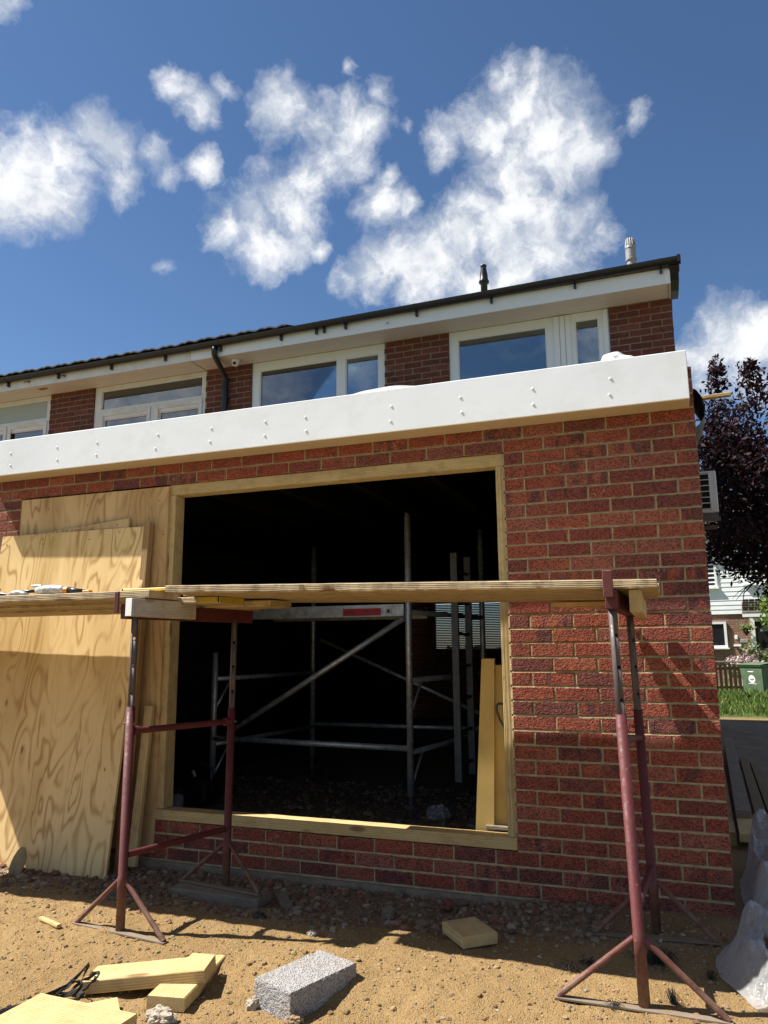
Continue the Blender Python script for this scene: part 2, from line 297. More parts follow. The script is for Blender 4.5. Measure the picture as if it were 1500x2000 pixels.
def mat_glass():
    m,g,b=newmat('window_glass')
    t=g.n('BsdfTransparent'); t.inputs[0].default_value=(.80,.86,.86,1)
    gl=g.n('BsdfGlossy'); gl.inputs['Roughness'].default_value=.015; gl.inputs[0].default_value=(.9,.95,1,1)
    fr=g.n('Fresnel'); fr.inputs[0].default_value=1.9
    mx=g.n('MixShader'); g.put(mx.inputs[0],g.m('MULTIPLY_ADD',fr.outputs[0],1.3,.06,clamp=True)); g.put(mx.inputs[1],t.outputs[0]); g.put(mx.inputs[2],gl.outputs[0])
    g.put(m.node_tree.nodes['Material Output'].inputs[0],mx.outputs[0]); return m
M_GLASS=mat_glass()
def mat_frost():
    m,g,b=newmat('patterned_glass'); p=g.obj()
    setb(g,b,(.36,.43,.43),.2,nrm=g.bump(g.noise(p,55,4,.7),.01),spec=.6); return m
M_FROST=mat_frost()
def mat_poly():
    m,g,b=newmat('clear_polythene'); p=g.obj()
    t=g.n('BsdfTransparent'); t.inputs[0].default_value=(.94,.95,.96,1)
    nr=g.bump(g.noise(p,26,5,.6,.6),.012)
    d=g.n('BsdfDiffuse'); d.inputs[0].default_value=(.80,.80,.81,1); g.put(d.inputs['Normal'],nr)
    tl=g.n('BsdfTranslucent'); tl.inputs[0].default_value=(.78,.78,.79,1)
    gl=g.n('BsdfGlossy'); gl.inputs['Roughness'].default_value=.10; g.put(gl.inputs['Normal'],nr)
    m1=g.n('MixShader'); m1.inputs[0].default_value=.45; g.put(m1.inputs[1],d.outputs[0]); g.put(m1.inputs[2],tl.outputs[0])
    lw=g.n('LayerWeight'); lw.inputs[0].default_value=.35; g.put(lw.inputs['Normal'],nr)
    m2=g.n('MixShader'); g.put(m2.inputs[0],g.m('MULTIPLY_ADD',lw.outputs[1],.60,.24,clamp=True)); g.put(m2.inputs[1],t.outputs[0]); g.put(m2.inputs[2],m1.outputs[0])
    m3=g.n('MixShader'); g.put(m3.inputs[0],g.m('MULTIPLY_ADD',lw.outputs[0],.5,.07,clamp=True)); g.put(m3.inputs[1],m2.outputs[0]); g.put(m3.inputs[2],gl.outputs[0])
    g.put(m.node_tree.nodes['Material Output'].inputs[0],m3.outputs[0]); return m
M_POLY=mat_poly()

# ------------------------------------------------------------------ mesh helpers
class B:
    def __init__(s): s.v=[]; s.f=[]; s.c=None
    def add(s, vs, fs, tint=None):
        k=len(s.v); s.v.extend([tuple(p) for p in vs]); s.f.extend([tuple(i+k for i in f) for f in fs])
        if tint is not None:
            if s.c is None: s.c=[]
            s.c.extend([tint]*len(fs))
        return s
    def box(s,x0,x1,y0,y1,z0,z1,ch=0.,jit=0.,M=None):
        if ch<=0:
            vs=[(x,y,z) for z in (z0,z1) for y in (y0,y1) for x in (x0,x1)]
            fs=[(0,2,3,1),(4,5,7,6),(0,1,5,4),(2,6,7,3),(0,4,6,2),(1,3,7,5)]
        else:
            vs=[];idx={}
            X=(x0,x1);Y=(y0,y1);Z=(z0,z1)
            for i in (0,1):
                for j in (0,1):
                    for k in (0,1):
                        sx,sy,sz=(1-2*i)*ch,(1-2*j)*ch,(1-2*k)*ch
                        for a in range(3):
                            p=[X[i]+sx,Y[j]+sy,Z[k]+sz]; p[a]=(X[i],Y[j],Z[k])[a]
                            idx[i,j,k,a]=len(vs); vs.append(tuple(q+random.uniform(-jit,jit) for q in p))
            fs=[]
            for a in range(3):
                b_,c_=(a+1)%3,(a+2)%3
                for sd in (0,1):
                    q=[]
                    for u,w in ((0,0),(1,0),(1,1),(0,1)):
                        t=[0,0,0]; t[a]=sd;t[b_]=u;t[c_]=w; q.append(idx[t[0],t[1],t[2],a])
                    fs.append(tuple(q if sd else q[::-1]))
                for u in (0,1):          # edges along axis a
                    for w in (0,1):
                        q=[]
                        for e,ax in ((0,b_),(1,b_),(1,c_),(0,c_)):
                            t=[0,0,0]; t[a]=e;t[b_]=u;t[c_]=w; q.append(idx[t[0],t[1],t[2],ax])
                        fs.append(tuple(q if (u==w) else q[::-1]))
            for i in (0,1):
                for j in (0,1):
                    for k in (0,1):
                        q=[idx[i,j,k,a] for a in range(3)]
                        fs.append(tuple(q if (i+j+k)%2 else q[::-1]))
        if M is not None: vs=[tuple(M@Vector(p)) for p in vs]
        return s.add(vs,fs)
    def tube(s,pts,r,n=12,caps=True):
        pts=[Vector(p) for p in pts]; rs=r if isinstance(r,(list,tuple)) else [r]*len(pts)
        k=len(s.v); up=None
        for i,p in enumerate(pts):
            d=(pts[min(i+1,len(pts)-1)]-pts[max(i-1,0)]).normalized()
            if up is None: up=Vector((0,0,1)) if abs(d.z)<.9 else Vector((1,0,0))
            a=d.cross(up).normalized(); b_=a.cross(d).normalized(); up=b_
            for j in range(n):
                t=2*math.pi*j/n; s.v.append(tuple(p+(a*math.cos(t)+b_*math.sin(t))*rs[i]))
        for i in range(len(pts)-1):
            for j in range(n):
                s.f.append((k+i*n+j,k+i*n+(j+1)%n,k+(i+1)*n+(j+1)%n,k+(i+1)*n+j))
        if caps:
            s.f.append(tuple(k+j for j in range(n))[::-1]); s.f.append(tuple(k+(len(pts)-1)*n+j for j in range(n)))
        return s
    def lathe(s,prof,c=(0,0,0),n=20):
        k=len(s.v)
        for r,z in prof:
            for j in range(n):
                t=2*math.pi*j/n; s.v.append((c[0]+r*math.cos(t),c[1]+r*math.sin(t),c[2]+z))
        for i in range(len(prof)-1):
            for j in range(n): s.f.append((k+i*n+j,k+i*n+(j+1)%n,k+(i+1)*n+(j+1)%n,k+(i+1)*n+j))
        s.f.append(tuple(k+j for j in range(n))[::-1]); s.f.append(tuple(k+(len(prof)-1)*n+j for j in range(n)))
        return s
    def prism(s,poly,axis,a0,a1):
        """polygon in the two other axes, extruded along axis"""
        n=len(poly); vs=[]
        for a in (a0,a1):
            for u,w in poly:
                p=[0,0,0]; o=[i for i in range(3) if i!=axis]; p[axis]=a; p[o[0]]=u; p[o[1]]=w; vs.append(tuple(p))
        fs=[tuple(range(n))[::-1],tuple(range(n,2*n))]+[(i,(i+1)%n,n+(i+1)%n,n+i) for i in range(n)]
        return s.add(vs,fs)
    def grid(s,fn,nu,nv):
        k=len(s.v)
        for i in range(nu+1):
            for j in range(nv+1): s.v.append(tuple(fn(i/nu,j/nv)))
        for i in range(nu):
            for j in range(nv):
                a=k+i*(nv+1)+j; s.f.append((a,a+nv+1,a+nv+2,a+1))
        return s
    def mesh(s,name,mat,smooth=False,recalc=True):
        me=bpy.data.meshes.new(name); me.from_pydata(s.v,[],s.f)
        if s.c is not None:
            at=me.color_attributes.new('tint','FLOAT_COLOR','CORNER')
            buf=[]
            for f,c in zip(s.f,s.c): buf.extend([c[0],c[1],c[2],1.]*len(f))
            at.data.foreach_set('color',buf)
        if recalc:
            bm=bmesh.new(); bm.from_mesh(me); bmesh.ops.recalc_face_normals(bm,faces=bm.faces); bm.to_mesh(me); bm.free()
        if smooth: me.polygons.foreach_set('use_smooth',[True]*len(me.polygons))
        if mat: me.materials.append(mat)
        me.update(); return me
WM={}   # world matrices
def link(name, data, parent=None, M=None):
    o=bpy.data.objects.new(name,data); COL.objects.link(o)
    M=M if M is not None else Matrix.Identity(4)
    if parent is not None:
        o.parent=parent; o.matrix_local=WM[parent.name].inverted()@M
    else: o.matrix_world=M
    WM[o.name]=M; return o
def T(x,y,z): return Matrix.Translation((x,y,z))
def tag(o,label,cat,group=None):
    o['label']=label; o['category']=cat
    if group: o['group']=group
    return o
def thing(name,label,cat,loc=(0,0,0),group=None):
    o=bpy.data.objects.new(name,None); COL.objects.link(o); o.location=loc; o.empty_display_size=.1
    WM[o.name]=T(*loc); return tag(o,label,cat,group)
def part(name,b,mat,parent,label=None,kind=None,smooth=False,org=None):
    """b is in world coordinates; its origin goes to org (default: the parent's)"""
    org=Vector(org) if org is not None else WM[parent.name].translation
    if isinstance(b,B):
        b.v=[(p[0]-org[0],p[1]-org[1],p[2]-org[2]) for p in b.v]; me=b.mesh(name,mat,smooth)
    else: me=b
    o=link(name,me,parent,T(*org))
    if label: o['label']=label
    if kind: o['kind']=kind
    return o
def top(name,b,mat,label,cat,org,group=None,smooth=False):
    org=Vector(org); b.v=[(p[0]-org[0],p[1]-org[1],p[2]-org[2]) for p in b.v]
    return tag(link(name,b.mesh(name,mat,smooth),None,T(*org)),label,cat,group)
def struct(name,b,mat,smooth=False):
    o=link(name,b.mesh(name,mat,smooth),None); o['kind']='structure'; return o
def frame(p0,p1,up=(0,0,1)):
    """matrix with x along p0->p1, z towards up, origin p0"""
    p0,p1=Vector(p0),Vector(p1); x=(p1-p0).normalized(); z=Vector(up); z=(z-x*z.dot(x)).normalized(); y=z.cross(x)
    M=Matrix((( x.x,y.x,z.x,p0.x),(x.y,y.y,z.y,p0.y),(x.z,y.z,z.z,p0.z),(0,0,0,1))); return M,(p1-p0).length
def rough_beam(L,y0,y1,z0,z1,segs=24,amp=.0015,ch=.003,seed=0,chew=0.):
    """sawn timber along +x: chamfered section with slightly uneven arrises"""
    b=B(); sec=[(y0+ch,z0),(y1-ch,z0),(y1,z0+ch),(y1,z1-ch),(y1-ch,z1),(y0+ch,z1),(y0,z1-ch),(y0,z0+ch)]
    n=8
    for i in range(segs+1):
        x=L*i/segs
        for j,(y,z) in enumerate(sec):
            q=noise.noise_vector(Vector((x*9+seed*7.3,j*3.7+seed,seed*1.9)))*amp
            e=Vector((0,q.y,q.z))
            if chew and j in (0,7):
                k=max(0,noise.noise(Vector((x*13,seed*5.1,2)))-.15)*chew+max(0,noise.noise(Vector((x*47,seed*3.1,7)))-.1)*chew*.5
                e+=Vector((0,k*.5,k))
            b.v.append((x,y+e.y,z+e.z))
    for i in range(segs):
        for j in range(n): b.f.append((i*n+j,i*n+(j+1)%n,(i+1)*n+(j+1)%n,(i+1)*n+j))
    b.f.append(tuple(range(n))[::-1]); b.f.append(tuple(segs*n+j for j in range(n)))
    return b
SEED=[0]
def beam(name,p0,p1,w,h,mat,label=None,cat=None,parent=None,up=(0,0,1),group=None,segs=16,amp=.0012,chew=0.,ch=.003):
    """timber whose top-centre line... x along p0->p1, section w (y) by h (z) centred on the line"""
    SEED[0]+=1
    M,L=frame(p0,p1,up); b=rough_beam(L,-w/2,w/2,-h/2,h/2,segs,amp,ch,SEED[0],chew)
    o=link(name,b.mesh(name,mat),parent,M)
    if label and cat: tag(o,label,cat,group)
    elif label: o['label']=label
    return o
def slab(name,c0,c1,c3,th,mat,label,cat,group=None):
    """timber given by three corners of its top face: c0->c1 is the long edge, c0->c3 the width"""
    c0,c1,c3=map(Vector,(c0,c1,c3)); x=(c1-c0); L=x.length; x.normalize(); y=c3-c0; y=y-x*y.dot(x); w=y.length; y.normalize(); z=x.cross(y)
    if z.z<0: c0=c0+y*w; y=-y; z=-z
    M=Matrix(((x.x,y.x,z.x,c0.x),(x.y,y.y,z.y,c0.y),(x.z,y.z,z.z,c0.z),(0,0,0,1)))
    SEED[0]+=1
    o=link(name,rough_beam(L,0,w,-th,0,10,.001,.003,SEED[0]).mesh(name,mat),None,M); return tag(o,label,cat,group)
def sm(x,a,b):
    t=min(1,max(0,(x-a)/(b-a))); return t*t*(3-2*t)
def gh(x,y):
    """height of the ground"""
    z=-.05*sm(-y,1.08,1.4)
    z-=.05*sm(y,-.72,-.36)*sm(-x,.75,1.3)*(1-sm(y,.3,.9))
    z+=.018*sm(y,-.3,0)*sm(x,-.5,-.1)*(1-sm(y,.3,.9))
    return z
def ghn(x,y):
    if y<-4 or y>3.5 or x<-7 or x>3: return gh(x,y)
    q=noise.fractal(Vector((x*2.3,y*2.3,.3)),1.,2.,3)*.010+noise.fractal(Vector((x*11,y*11,4)),.9,2.1,4)*.0065
    t=noise.noise(Vector((x*4.6+2,y*5.2,9)))
    q+=.011*max(0,abs(t)-.12)-.004+.006*noise.noise(Vector((x*26,y*26,2)))*max(0,noise.noise(Vector((x*3,y*3,6))))*2
    return gh(x,y)+q*(1-sm(x,.2,.6)*sm(y,.9,1.2))
ICO=[]
def ico():
    t=(1+5**.5)/2
    v=[Vector(p).normalized() for p in ((-1,t,0),(1,t,0),(-1,-t,0),(1,-t,0),(0,-1,t),(0,1,t),(0,-1,-t),(0,1,-t),(t,0,-1),(t,0,1),(-t,0,-1),(-t,0,1))]
    f=[(0,11,5),(0,5,1),(0,1,7),(0,7,10),(0,10,11),(1,5,9),(5,11,4),(11,10,2),(10,7,6),(7,1,8),(3,9,4),(3,4,2),(3,2,6),(3,6,8),(3,8,9),(4,9,5),(2,4,11),(6,2,10),(8,6,7),(9,8,1)]
    return v,f
IV,IF=ico()
def stone(b,c,s,tint,sq=.6,rnd_=None):
    r=rnd_ or random
    a=r.uniform(0,6.28); ca,sa=math.cos(a),math.sin(a); e=(r.uniform(.7,1.3),r.uniform(.6,1.1),r.uniform(.45,.8))
    vs=[]
    for p in IV:
        k=r.uniform(.72,1.2); q=(p.x*e[0]*k*s,p.y*e[1]*k*s,p.z*e[2]*k*s)
        vs.append((c[0]+q[0]*ca-q[1]*sa,c[1]+q[0]*sa+q[1]*ca,c[2]+q[2]))
    b.add(vs,IF,tint)
def lump(c,r,amp,freq,seed,sub=3,flat=None,ridge=False):
    bm=bmesh.new(); bmesh.ops.create_icosphere(bm,subdivisions=sub,radius=1)
    b=B(); bm.verts.ensure_lookup_table()
    for v in bm.verts:
        p=v.co.copy(); q=noise.fractal(p*freq+Vector((seed,seed*2,0)),1,2,4)
        if ridge: q=1-2*abs(q)
        k=1+amp*q; w=[p.x*r[0]*k+c[0],p.y*r[1]*k+c[1],p.z*r[2]*k+c[2]]
        if flat is not None: w[2]=max(flat,w[2])
        b.v.append(tuple(w))
    b.f=[tuple(v.index for v in f.verts) for f in bm.faces]; bm.free(); return b

def mat_sidebrick():
    m,g,b=newmat('side_brickwork'); p=g.n('NewGeometry').outputs['Position']
    br=g.n('TexBrick'); cv=g.n('CombineXYZ'); q=g.n('SeparateXYZ'); g.put(q.inputs[0],p); g.put(cv.inputs[0],g.m('ADD',q.outputs[1],q.outputs[0])); g.put(cv.inputs[1],g.m('ADD',q.outputs[2],.005)); g.put(br.inputs['Vector'],cv.outputs[0])
    br.inputs['Scale'].default_value=1; br.inputs['Brick Width'].default_value=.225; br.inputs['Row Height'].default_value=.075; br.inputs['Mortar Size'].default_value=.005; br.inputs['Mortar Smooth'].default_value=.1
    br.inputs['Color1'].default_value=(.30,.078,.046,1); br.inputs['Color2'].default_value=(.17,.054,.044,1); br.inputs['Mortar'].default_value=(.36,.28,.16,1)
    c=g.mix(g.rng(g.noise(p,95,3,.7),.58,.72,0,.5),br.outputs[0],(.42,.22,.13)); c=g.mix(g.rng(g.noise(p,9,4,.6),.45,.7,0,.5),c,(.13,.045,.04))
    n1=g.bump(br.outputs[1],-.008); setb(g,b,c,.92,nrm=g.bump(g.noise(p,60,4,.65),.006,nrm=n1),spec=.2); return m
M_SIDEB=mat_sidebrick()

# ================================================================== SETTING
def axis_pts(segs):
    out=[]
    for a,b_,st in segs:
        n=max(1,round((b_-a)/st)); out+= [a+(b_-a)*i/n for i in range(n)]
    out.append(segs[-1][1]); return out
gx=axis_pts([(-400,-60,85),(-60,-12,8),(-12,-5.4,.6),(-5.4,.9,.021),(.9,4,.35),(4,20,2),(20,60,8),(60,400,85)])
gy=axis_pts([(-400,-40,90),(-40,-6,5),(-6,-2.6,.4),(-2.6,.25,.021),(.25,3.2,.09),(3.2,14,.6),(14,60,6),(60,400,85)])
b=B(); ny=len(gy)
for x in gx:
    for y in gy: b.v.append((x,y,ghn(x,y)))
for i in range(len(gx)-1):
    for j in range(ny-1):
        a=i*ny+j; b.f.append((a,a+ny,a+ny+1,a+1))
struct('ground',b,M_GROUND,True)
b=B(); b.box(.07,4.2,1.55,9.3,-.08,.012); b.box(.07,4.2,9.304,9.75,-.08,.010)
struct('concrete_path',b,M_CONC)
r=random.Random(3)
TAN=[(.34,.26,.16),(.38,.29,.17),(.27,.18,.085),(.45,.38,.28),(.20,.14,.08),(.25,.22,.19),(.30,.19,.085),(.36,.25,.12),(.30,.20,.09)]
SAND=[(.27,.18,.085),(.24,.16,.074),(.31,.215,.11),(.20,.13,.062)]
b=B()
for i in range(16000):
    x=r.uniform(-4.6,.85); y=-2.3+2.2*r.random()
    s=.0020+.0048*r.random()**3+(.010*r.random() if r.random()<.05 else 0)
    t=r.choice(TAN); k=r.uniform(.75,1.1); stone(b,(x,y,ghn(x,y)+s*.15),s,tuple(c*k for c in t),rnd_=r)
for i in range(3600):
    x=r.uniform(-4.6,.85); y=-2.3+2.1*r.random(); s_=.004+.012*r.random()**3
    stone(b,(x,y,ghn(x,y)+s_*.1),s_,tuple(c*r.uniform(.85,1.1) for c in r.choice(SAND)),rnd_=r)
o=link('gravel',b.mesh('gravel',M_STONES,recalc=False)); o['kind']='stuff'
b=B(); RUB=[(.29,.20,.125),(.36,.26,.165),(.23,.17,.12),(.30,.14,.09),(.42,.34,.24),(.24,.16,.10),(.33,.23,.14)]
for i in range(3500):
    x=r.uniform(-4.5,-.55); u=r.random()**1.5; y=-.02-u*.62*(1.15 if x<-1.6 else .85)
    if -2.85<x<-2.2 and -.48<y<-.30: continue
    s=.005+.020*r.random()**2.4+(.014 if r.random()<.05 else 0)
    t=r.choice(RUB); k=r.uniform(.8,1.25); stone(b,(x,y,ghn(x,y)+s*.2),s,tuple(c*k*.72 for c in t),rnd_=r)
for i in range(420):
    x=r.uniform(-.6,.35); y=r.uniform(-.45,.25)
    if y>-.01 and x<.02: continue
    s=.003+.011*r.random()**2; t=r.choice(RUB+TAN); stone(b,(x,y,ghn(x,y)+s*.2),s,t,rnd_=r)
o=link('rubble',b.mesh('rubble',M_STONES,recalc=False)); o['kind']='stuff'
b=B()
for i in range(2600):
    y=.16+2.6*r.random()**1.3; x=r.uniform(-4.4,-.9)
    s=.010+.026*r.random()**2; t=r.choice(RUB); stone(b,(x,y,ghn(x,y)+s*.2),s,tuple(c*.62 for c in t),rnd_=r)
o=link('rubble',b.mesh('floor_rubble',M_STONES,recalc=False)); o['kind']='stuff'

# ================================================================== THE EXTENSION
EXT=thing('brick_extension','single storey red brick extension with white fascia and open unglazed hole framed in timber','building',(0,0,0))
X0,X1=-4.8,0.   # wall ends
OX0,OX1,OZ0,OZ1=-4.515,-1.008,.22,2.325    # opening in the brickwork
b=B(); YM=.0055
b.box(X0,X1-.006,YM,.10,-.35,OZ0-.006); b.box(X0,OX0-.004,YM,.10,OZ0-.006,OZ1+.006); b.box(OX1+.004,X1-.006,YM,.10,OZ0-.006,OZ1+.006); b.box(X0,X1-.006,YM,.10,OZ1+.006,2.69)
WALL=part('wall',b,M_MORTAR,EXT)
BV={}
def brick_mesh(L,key,H=.065,D=.10,mat=None,jit=.0011):
    k=(round(L,3),key,H)
    if k not in BV:
        q=B(); q.box(0,L,0,D,0,H,ch=.0032,jit=jit); BV[k]=q.mesh('brick',mat or M_BRICK)
    return BV[k]
rb=random.Random(11); JOINTS=[]
def lay(parent,x0,x1,z,y,mat,right_header,skip=None,H=.065,D=.10,pitch=.225,yj=.0012,tilt=.0035,var=5):
    """one course from x1 leftwards to x0"""
    x=x1; first=True
    while x>x0+.03:
        L=pitch-.010
        if first and right_header: L=(pitch-.02)/2+.0
        xa=max(x-L,x0)
        ln=round((x-xa)/.0125)*.0125 if (x-xa)<L-.001 else L
        if parent is WALL and xa-.010>x0-.02: JOINTS.append((xa-.010,xa,z))
        if x-xa>.03 and not (skip and skip(xa,x)):
            o=bpy.data.objects.new('brick',brick_mesh(x-xa if abs(x-xa-L)>.001 else L,rb.randrange(var),H,D,mat)); COL.objects.link(o)
            o.parent=parent
            M=T(xa+rb.uniform(-.0012,.0012),y+rb.uniform(-yj,yj),z+rb.uniform(-.0012,.0012))@Matrix.Rotation(rb.uniform(-tilt,tilt),4,'Y')@Matrix.Rotation(rb.uniform(-.004,.004),4,'Z')
            o.matrix_local=WM[parent.name].inverted()@M
        x=xa-.010; first=False
for c in range(36):
    z=c*.075; hdr=(c%2==1)
    if c>=33:   # only the quoin shows past the fascia
        lay(WALL,-.34,0,z,0,M_BRICK,hdr); continue
    inside=(OZ0<z+.03<OZ1)
    if not inside: lay(WALL,X0,X1,z,0,M_BRICK,hdr)
    else:
        # pier right of the opening, with half bricks at the jamb
        lay(WALL,OX1+.006,X1,z,0,M_BRICK,hdr)
        lay(WALL,X0,OX0-.006,z,0,M_BRICK,hdr)
b=B()
def bed(x0,x1,z):
    # weathered bed joint: struck back under the brick above, flush over the brick below
    n=max(1,int((x1-x0)/.05)); 
    for i in range(n):
        a,c=x0+(x1-x0)*i/n,x0+(x1-x0)*(i+1)/n
        j=lambda x,k: .0011*noise.noise(Vector((x*14,z*31,k)))
        b.add([(a,.0012+j(a,1),z-.0105),(c,.0012+j(c,1),z-.0105),(c,.0068+j(c,2),z+.0008),(a,.0068+j(a,2),z+.0008)],[(0,1,2,3)])
for c in range(36):
    z=c*.075
    if c>33: bed(-.34,-.003,z)
    elif c==0: continue
    elif OZ0-.01<z-.005<OZ1: bed(OX1+.006,-.003,z); bed(X0,OX0-.006,z)
    else: bed(X0,-.003,z)
for (xa,xb,z) in JOINTS:
    b.add([(xa-.0008,.0066,z+.001),(xb,.0016,z+.001),(xb,.0016,z+.0645),(xa-.0008,.0066,z+.0645)],[(0,1,2,3)])
part('pointing',b,M_MORTAR,EXT)
b=B(); b.box(X0-.05,.06,-.016,.10,-.5,-.012); 
part('foundation_strip',b,M_FOUND,EXT)
# side walls, rear and flat roof
b=B(); b.box(-.10,-.006,.104,3.99,-.3,2.69); part('side_wall',b,M_SIDEB,EXT)
SIDE=None
b=B(); b.box(X0,X0+.1,.104,3.99,-.3,2.69); part('party_wall',b,M_SIDEB,EXT)
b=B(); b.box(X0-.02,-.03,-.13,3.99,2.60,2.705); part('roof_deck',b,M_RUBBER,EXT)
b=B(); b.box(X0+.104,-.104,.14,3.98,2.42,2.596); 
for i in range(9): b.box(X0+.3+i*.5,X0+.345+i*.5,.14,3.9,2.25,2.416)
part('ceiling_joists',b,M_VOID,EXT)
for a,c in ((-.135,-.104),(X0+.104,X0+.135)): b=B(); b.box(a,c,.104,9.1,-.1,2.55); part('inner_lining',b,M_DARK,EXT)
# fascia and soffit
b=B(); b.box(-4.80,-.024,-.165,-.153,2.467,2.722,ch=.003)
FAS=part('fascia_board',b,M_FILM,EXT)
b=B(); b.box(-4.80,-.024,-.1525,-.002,2.464,2.474); part('soffit_board',b,M_TAN,EXT)
b=B(); b.box(-.0345,-.0245,-.1525,.0,2.4745,2.70); part('fascia_end',b,M_FILM,EXT)
cap=None
for x in (-4.47,-4.055,-3.711,-3.233,-2.821,-2.431,-2.155,-1.615,-1.197,-.807,-.405):
    for z in ((2.6195,2.532) if x!=-2.1551 else ()):
        if cap is None:
            q=B(); q.tube([(0,0,0),(0,-.0015,0),(0,-.003,0),(0,-.0036,0)],[.0075,.0075,.0055,.003],12); cap=q.mesh('screw_cap',M_WHITE,False)
        link('screw_cap',cap,FAS,T(x+rb.uniform(-.008,.008),-.165,z+rb.uniform(-.004,.004)))
# timber sub-frame in the opening
FR=EXT
b=rough_beam(2.245,-.05,.05,-.035,.035,40,.001,.003,31); link('frame_head',b.mesh('frame_head',M_FRAME),FR,T(-3.25,.064,2.288))
b=rough_beam(2.245,-.055,.05,-.03,.03,40,.0012,.003,32); link('frame_sill',b.mesh('frame_sill',M_PINE),FR,T(-3.252,.050,.252))
for i,(x,w) in enumerate(((-1.033,.046),(-3.220,.05))):
    M,L=frame((x,.063,.283),(x,.063,2.252),(0,-1,0)); b=rough_beam(L,-w/2,w/2,-.05,.05,40,.001,.003,40+i); link('frame_jamb',b.mesh('frame_jamb',M_FRAME),FR,M)

# ================================================================== SHEETS OF PLY, STUDS
def sheet(name,c0,c1,c3,th,mat,label,cat,group=None,holes=None):
    """c0 bottom left, c1 bottom right, c3 top left; face towards -y"""
    c0,c1,c3=map(Vector,(c0,c1,c3)); x=c1-c0; L=x.length; x.normalize(); z=c3-c0; z=z-x*z.dot(x); H=z.length; z.normalize(); y=z.cross(x)
    M=Matrix(((x.x,y.x,z.x,c0.x),(x.y,y.y,z.y,c0.y),(x.z,y.z,z.z,c0.z),(0,0,0,1)))
    q=B(); nx,nz=8,12
    rr=random.Random(hash(name+label)%999)
    def P(u,w,yy): return (u*L,yy+.004*math.sin(w*3.1)*math.sin(u*2.9),w*H)
    q.grid(lambda u,w:P(u,w,0),nx,nz); q.grid(lambda u,w:P(u,w,th),nx,nz)
    k=(nx+1)*(nz+1); idx=lambda i,j:i*(nz+1)+j
    for i in range(nx):
        for j in (0,nz): q.f.append((idx(i,j),idx(i+1,j),idx(i+1,j)+k,idx(i,j)+k))
    for j in range(nz):
        for i in (0,nx): q.f.append((idx(i,j),idx(i,j+1),idx(i,j+1)+k,idx(i,j)+k))
    o=link(name,q.mesh(name,mat),None,M); tag(o,label,cat,group); o['_w']=L; del o['_w']
    if holes:
        q=B(); q.tube([(0,-.0008,0),(0,-.0022,0)],.0042,8); me=q.mesh('screw_head',M_INK)
        for u,w in holes: link('screw_head',me,o,M@T(u*L,.004*math.sin(w*3.1)*math.sin(u*2.9),w*H))
    return o
sheet('plywood_sheet',(-4.50,-.0065,.03),(-3.238,-.0065,.03),(-4.50,-.0065,2.312),.018,M_PLYD,'upright plywood sheet screwed over the left part of the wall opening, behind the leaning sheets','plywood',
      holes=[(.05,.81),(.2,.965),(.47,.965),(.94,.96),(.33,.88),(.975,.86),(.06,.86),(.97,.66)])
sheet('plywood_sheet',(-4.30,-.265,-.085),(-3.365,-.262,-.012),(-4.355,-.030,2.050),.018,M_PLYD,'plywood sheet sandwiched behind the front leaning sheet, its top edge just showing','plywood',holes=[(.9,.985),(.55,.99)])
sheet('plywood_sheet',(-4.60,-.305,-.056),(-3.352,-.290,-.056),(-4.665,-.055,2.048),.018,M_PLY,'front leaning plywood sheet with sun patches, its foot in the rubble','plywood',
      holes=[(.04,.97),(.3,.965),(.62,.97),(.975,.95),(.05,.82),(.98,.70)])
def upright(name,x0,x1,y0,y1,z0,z1,mat,label,cat,lean=0.):
    SEED[0]+=1
    M,L=frame(((x0+x1)/2,(y0+y1)/2+lean,z0),((x0+x1)/2,(y0+y1)/2,z1),(0,-1,0)); b=rough_beam(L,-(x1-x0)/2,(x1-x0)/2,-(y1-y0)/2,(y1-y0)/2,24,.0012,.003,SEED[0])
    return tag(link(name,b.mesh(name,mat),None,M),label,cat)
upright('timber_stud',-3.385,-3.335,-.060,-.016,-.06,2.07,M_STUD,'dark brown upright stud just right of the leaning plywood','timber',-.12)
upright('timber_stud',-3.322,-3.262,-.045,-.015,-.02,.9,M_PINE,'short pale upright plank standing low against the opening, beside the dark stud','timber',-.10)

# ================================================================== TRESTLES
def holed_tube(pts,r,th,holes,ax,rad):
    """steel tube with real pin holes drilled through"""
    q=B(); p0,p1=map(Vector,pts); q.tube([p0,p1],r,20,caps=True); me=q.mesh('tube_tmp',None,True)
    o=bpy.data.objects.new('tube_tmp',me); COL.objects.link(o)
    c=B()
    for t in holes:
        p=p0.lerp(p1,t); c.tube([p-Vector(ax)*r*1.6,p+Vector(ax)*r*1.6],rad,12)
    cut=bpy.data.objects.new('cut_tmp',c.mesh('cut_tmp',None)); COL.objects.link(cut)
    md=o.modifiers.new('b','BOOLEAN'); md.operation='DIFFERENCE'; md.object=cut; md.solver='EXACT'
    dg=bpy.context.evaluated_depsgraph_get(); dg.update()
    out=bpy.data.meshes.new_from_object(o.evaluated_get(dg)); bpy.data.objects.remove(o); bpy.data.objects.remove(cut)
    out.materials.clear(); return out
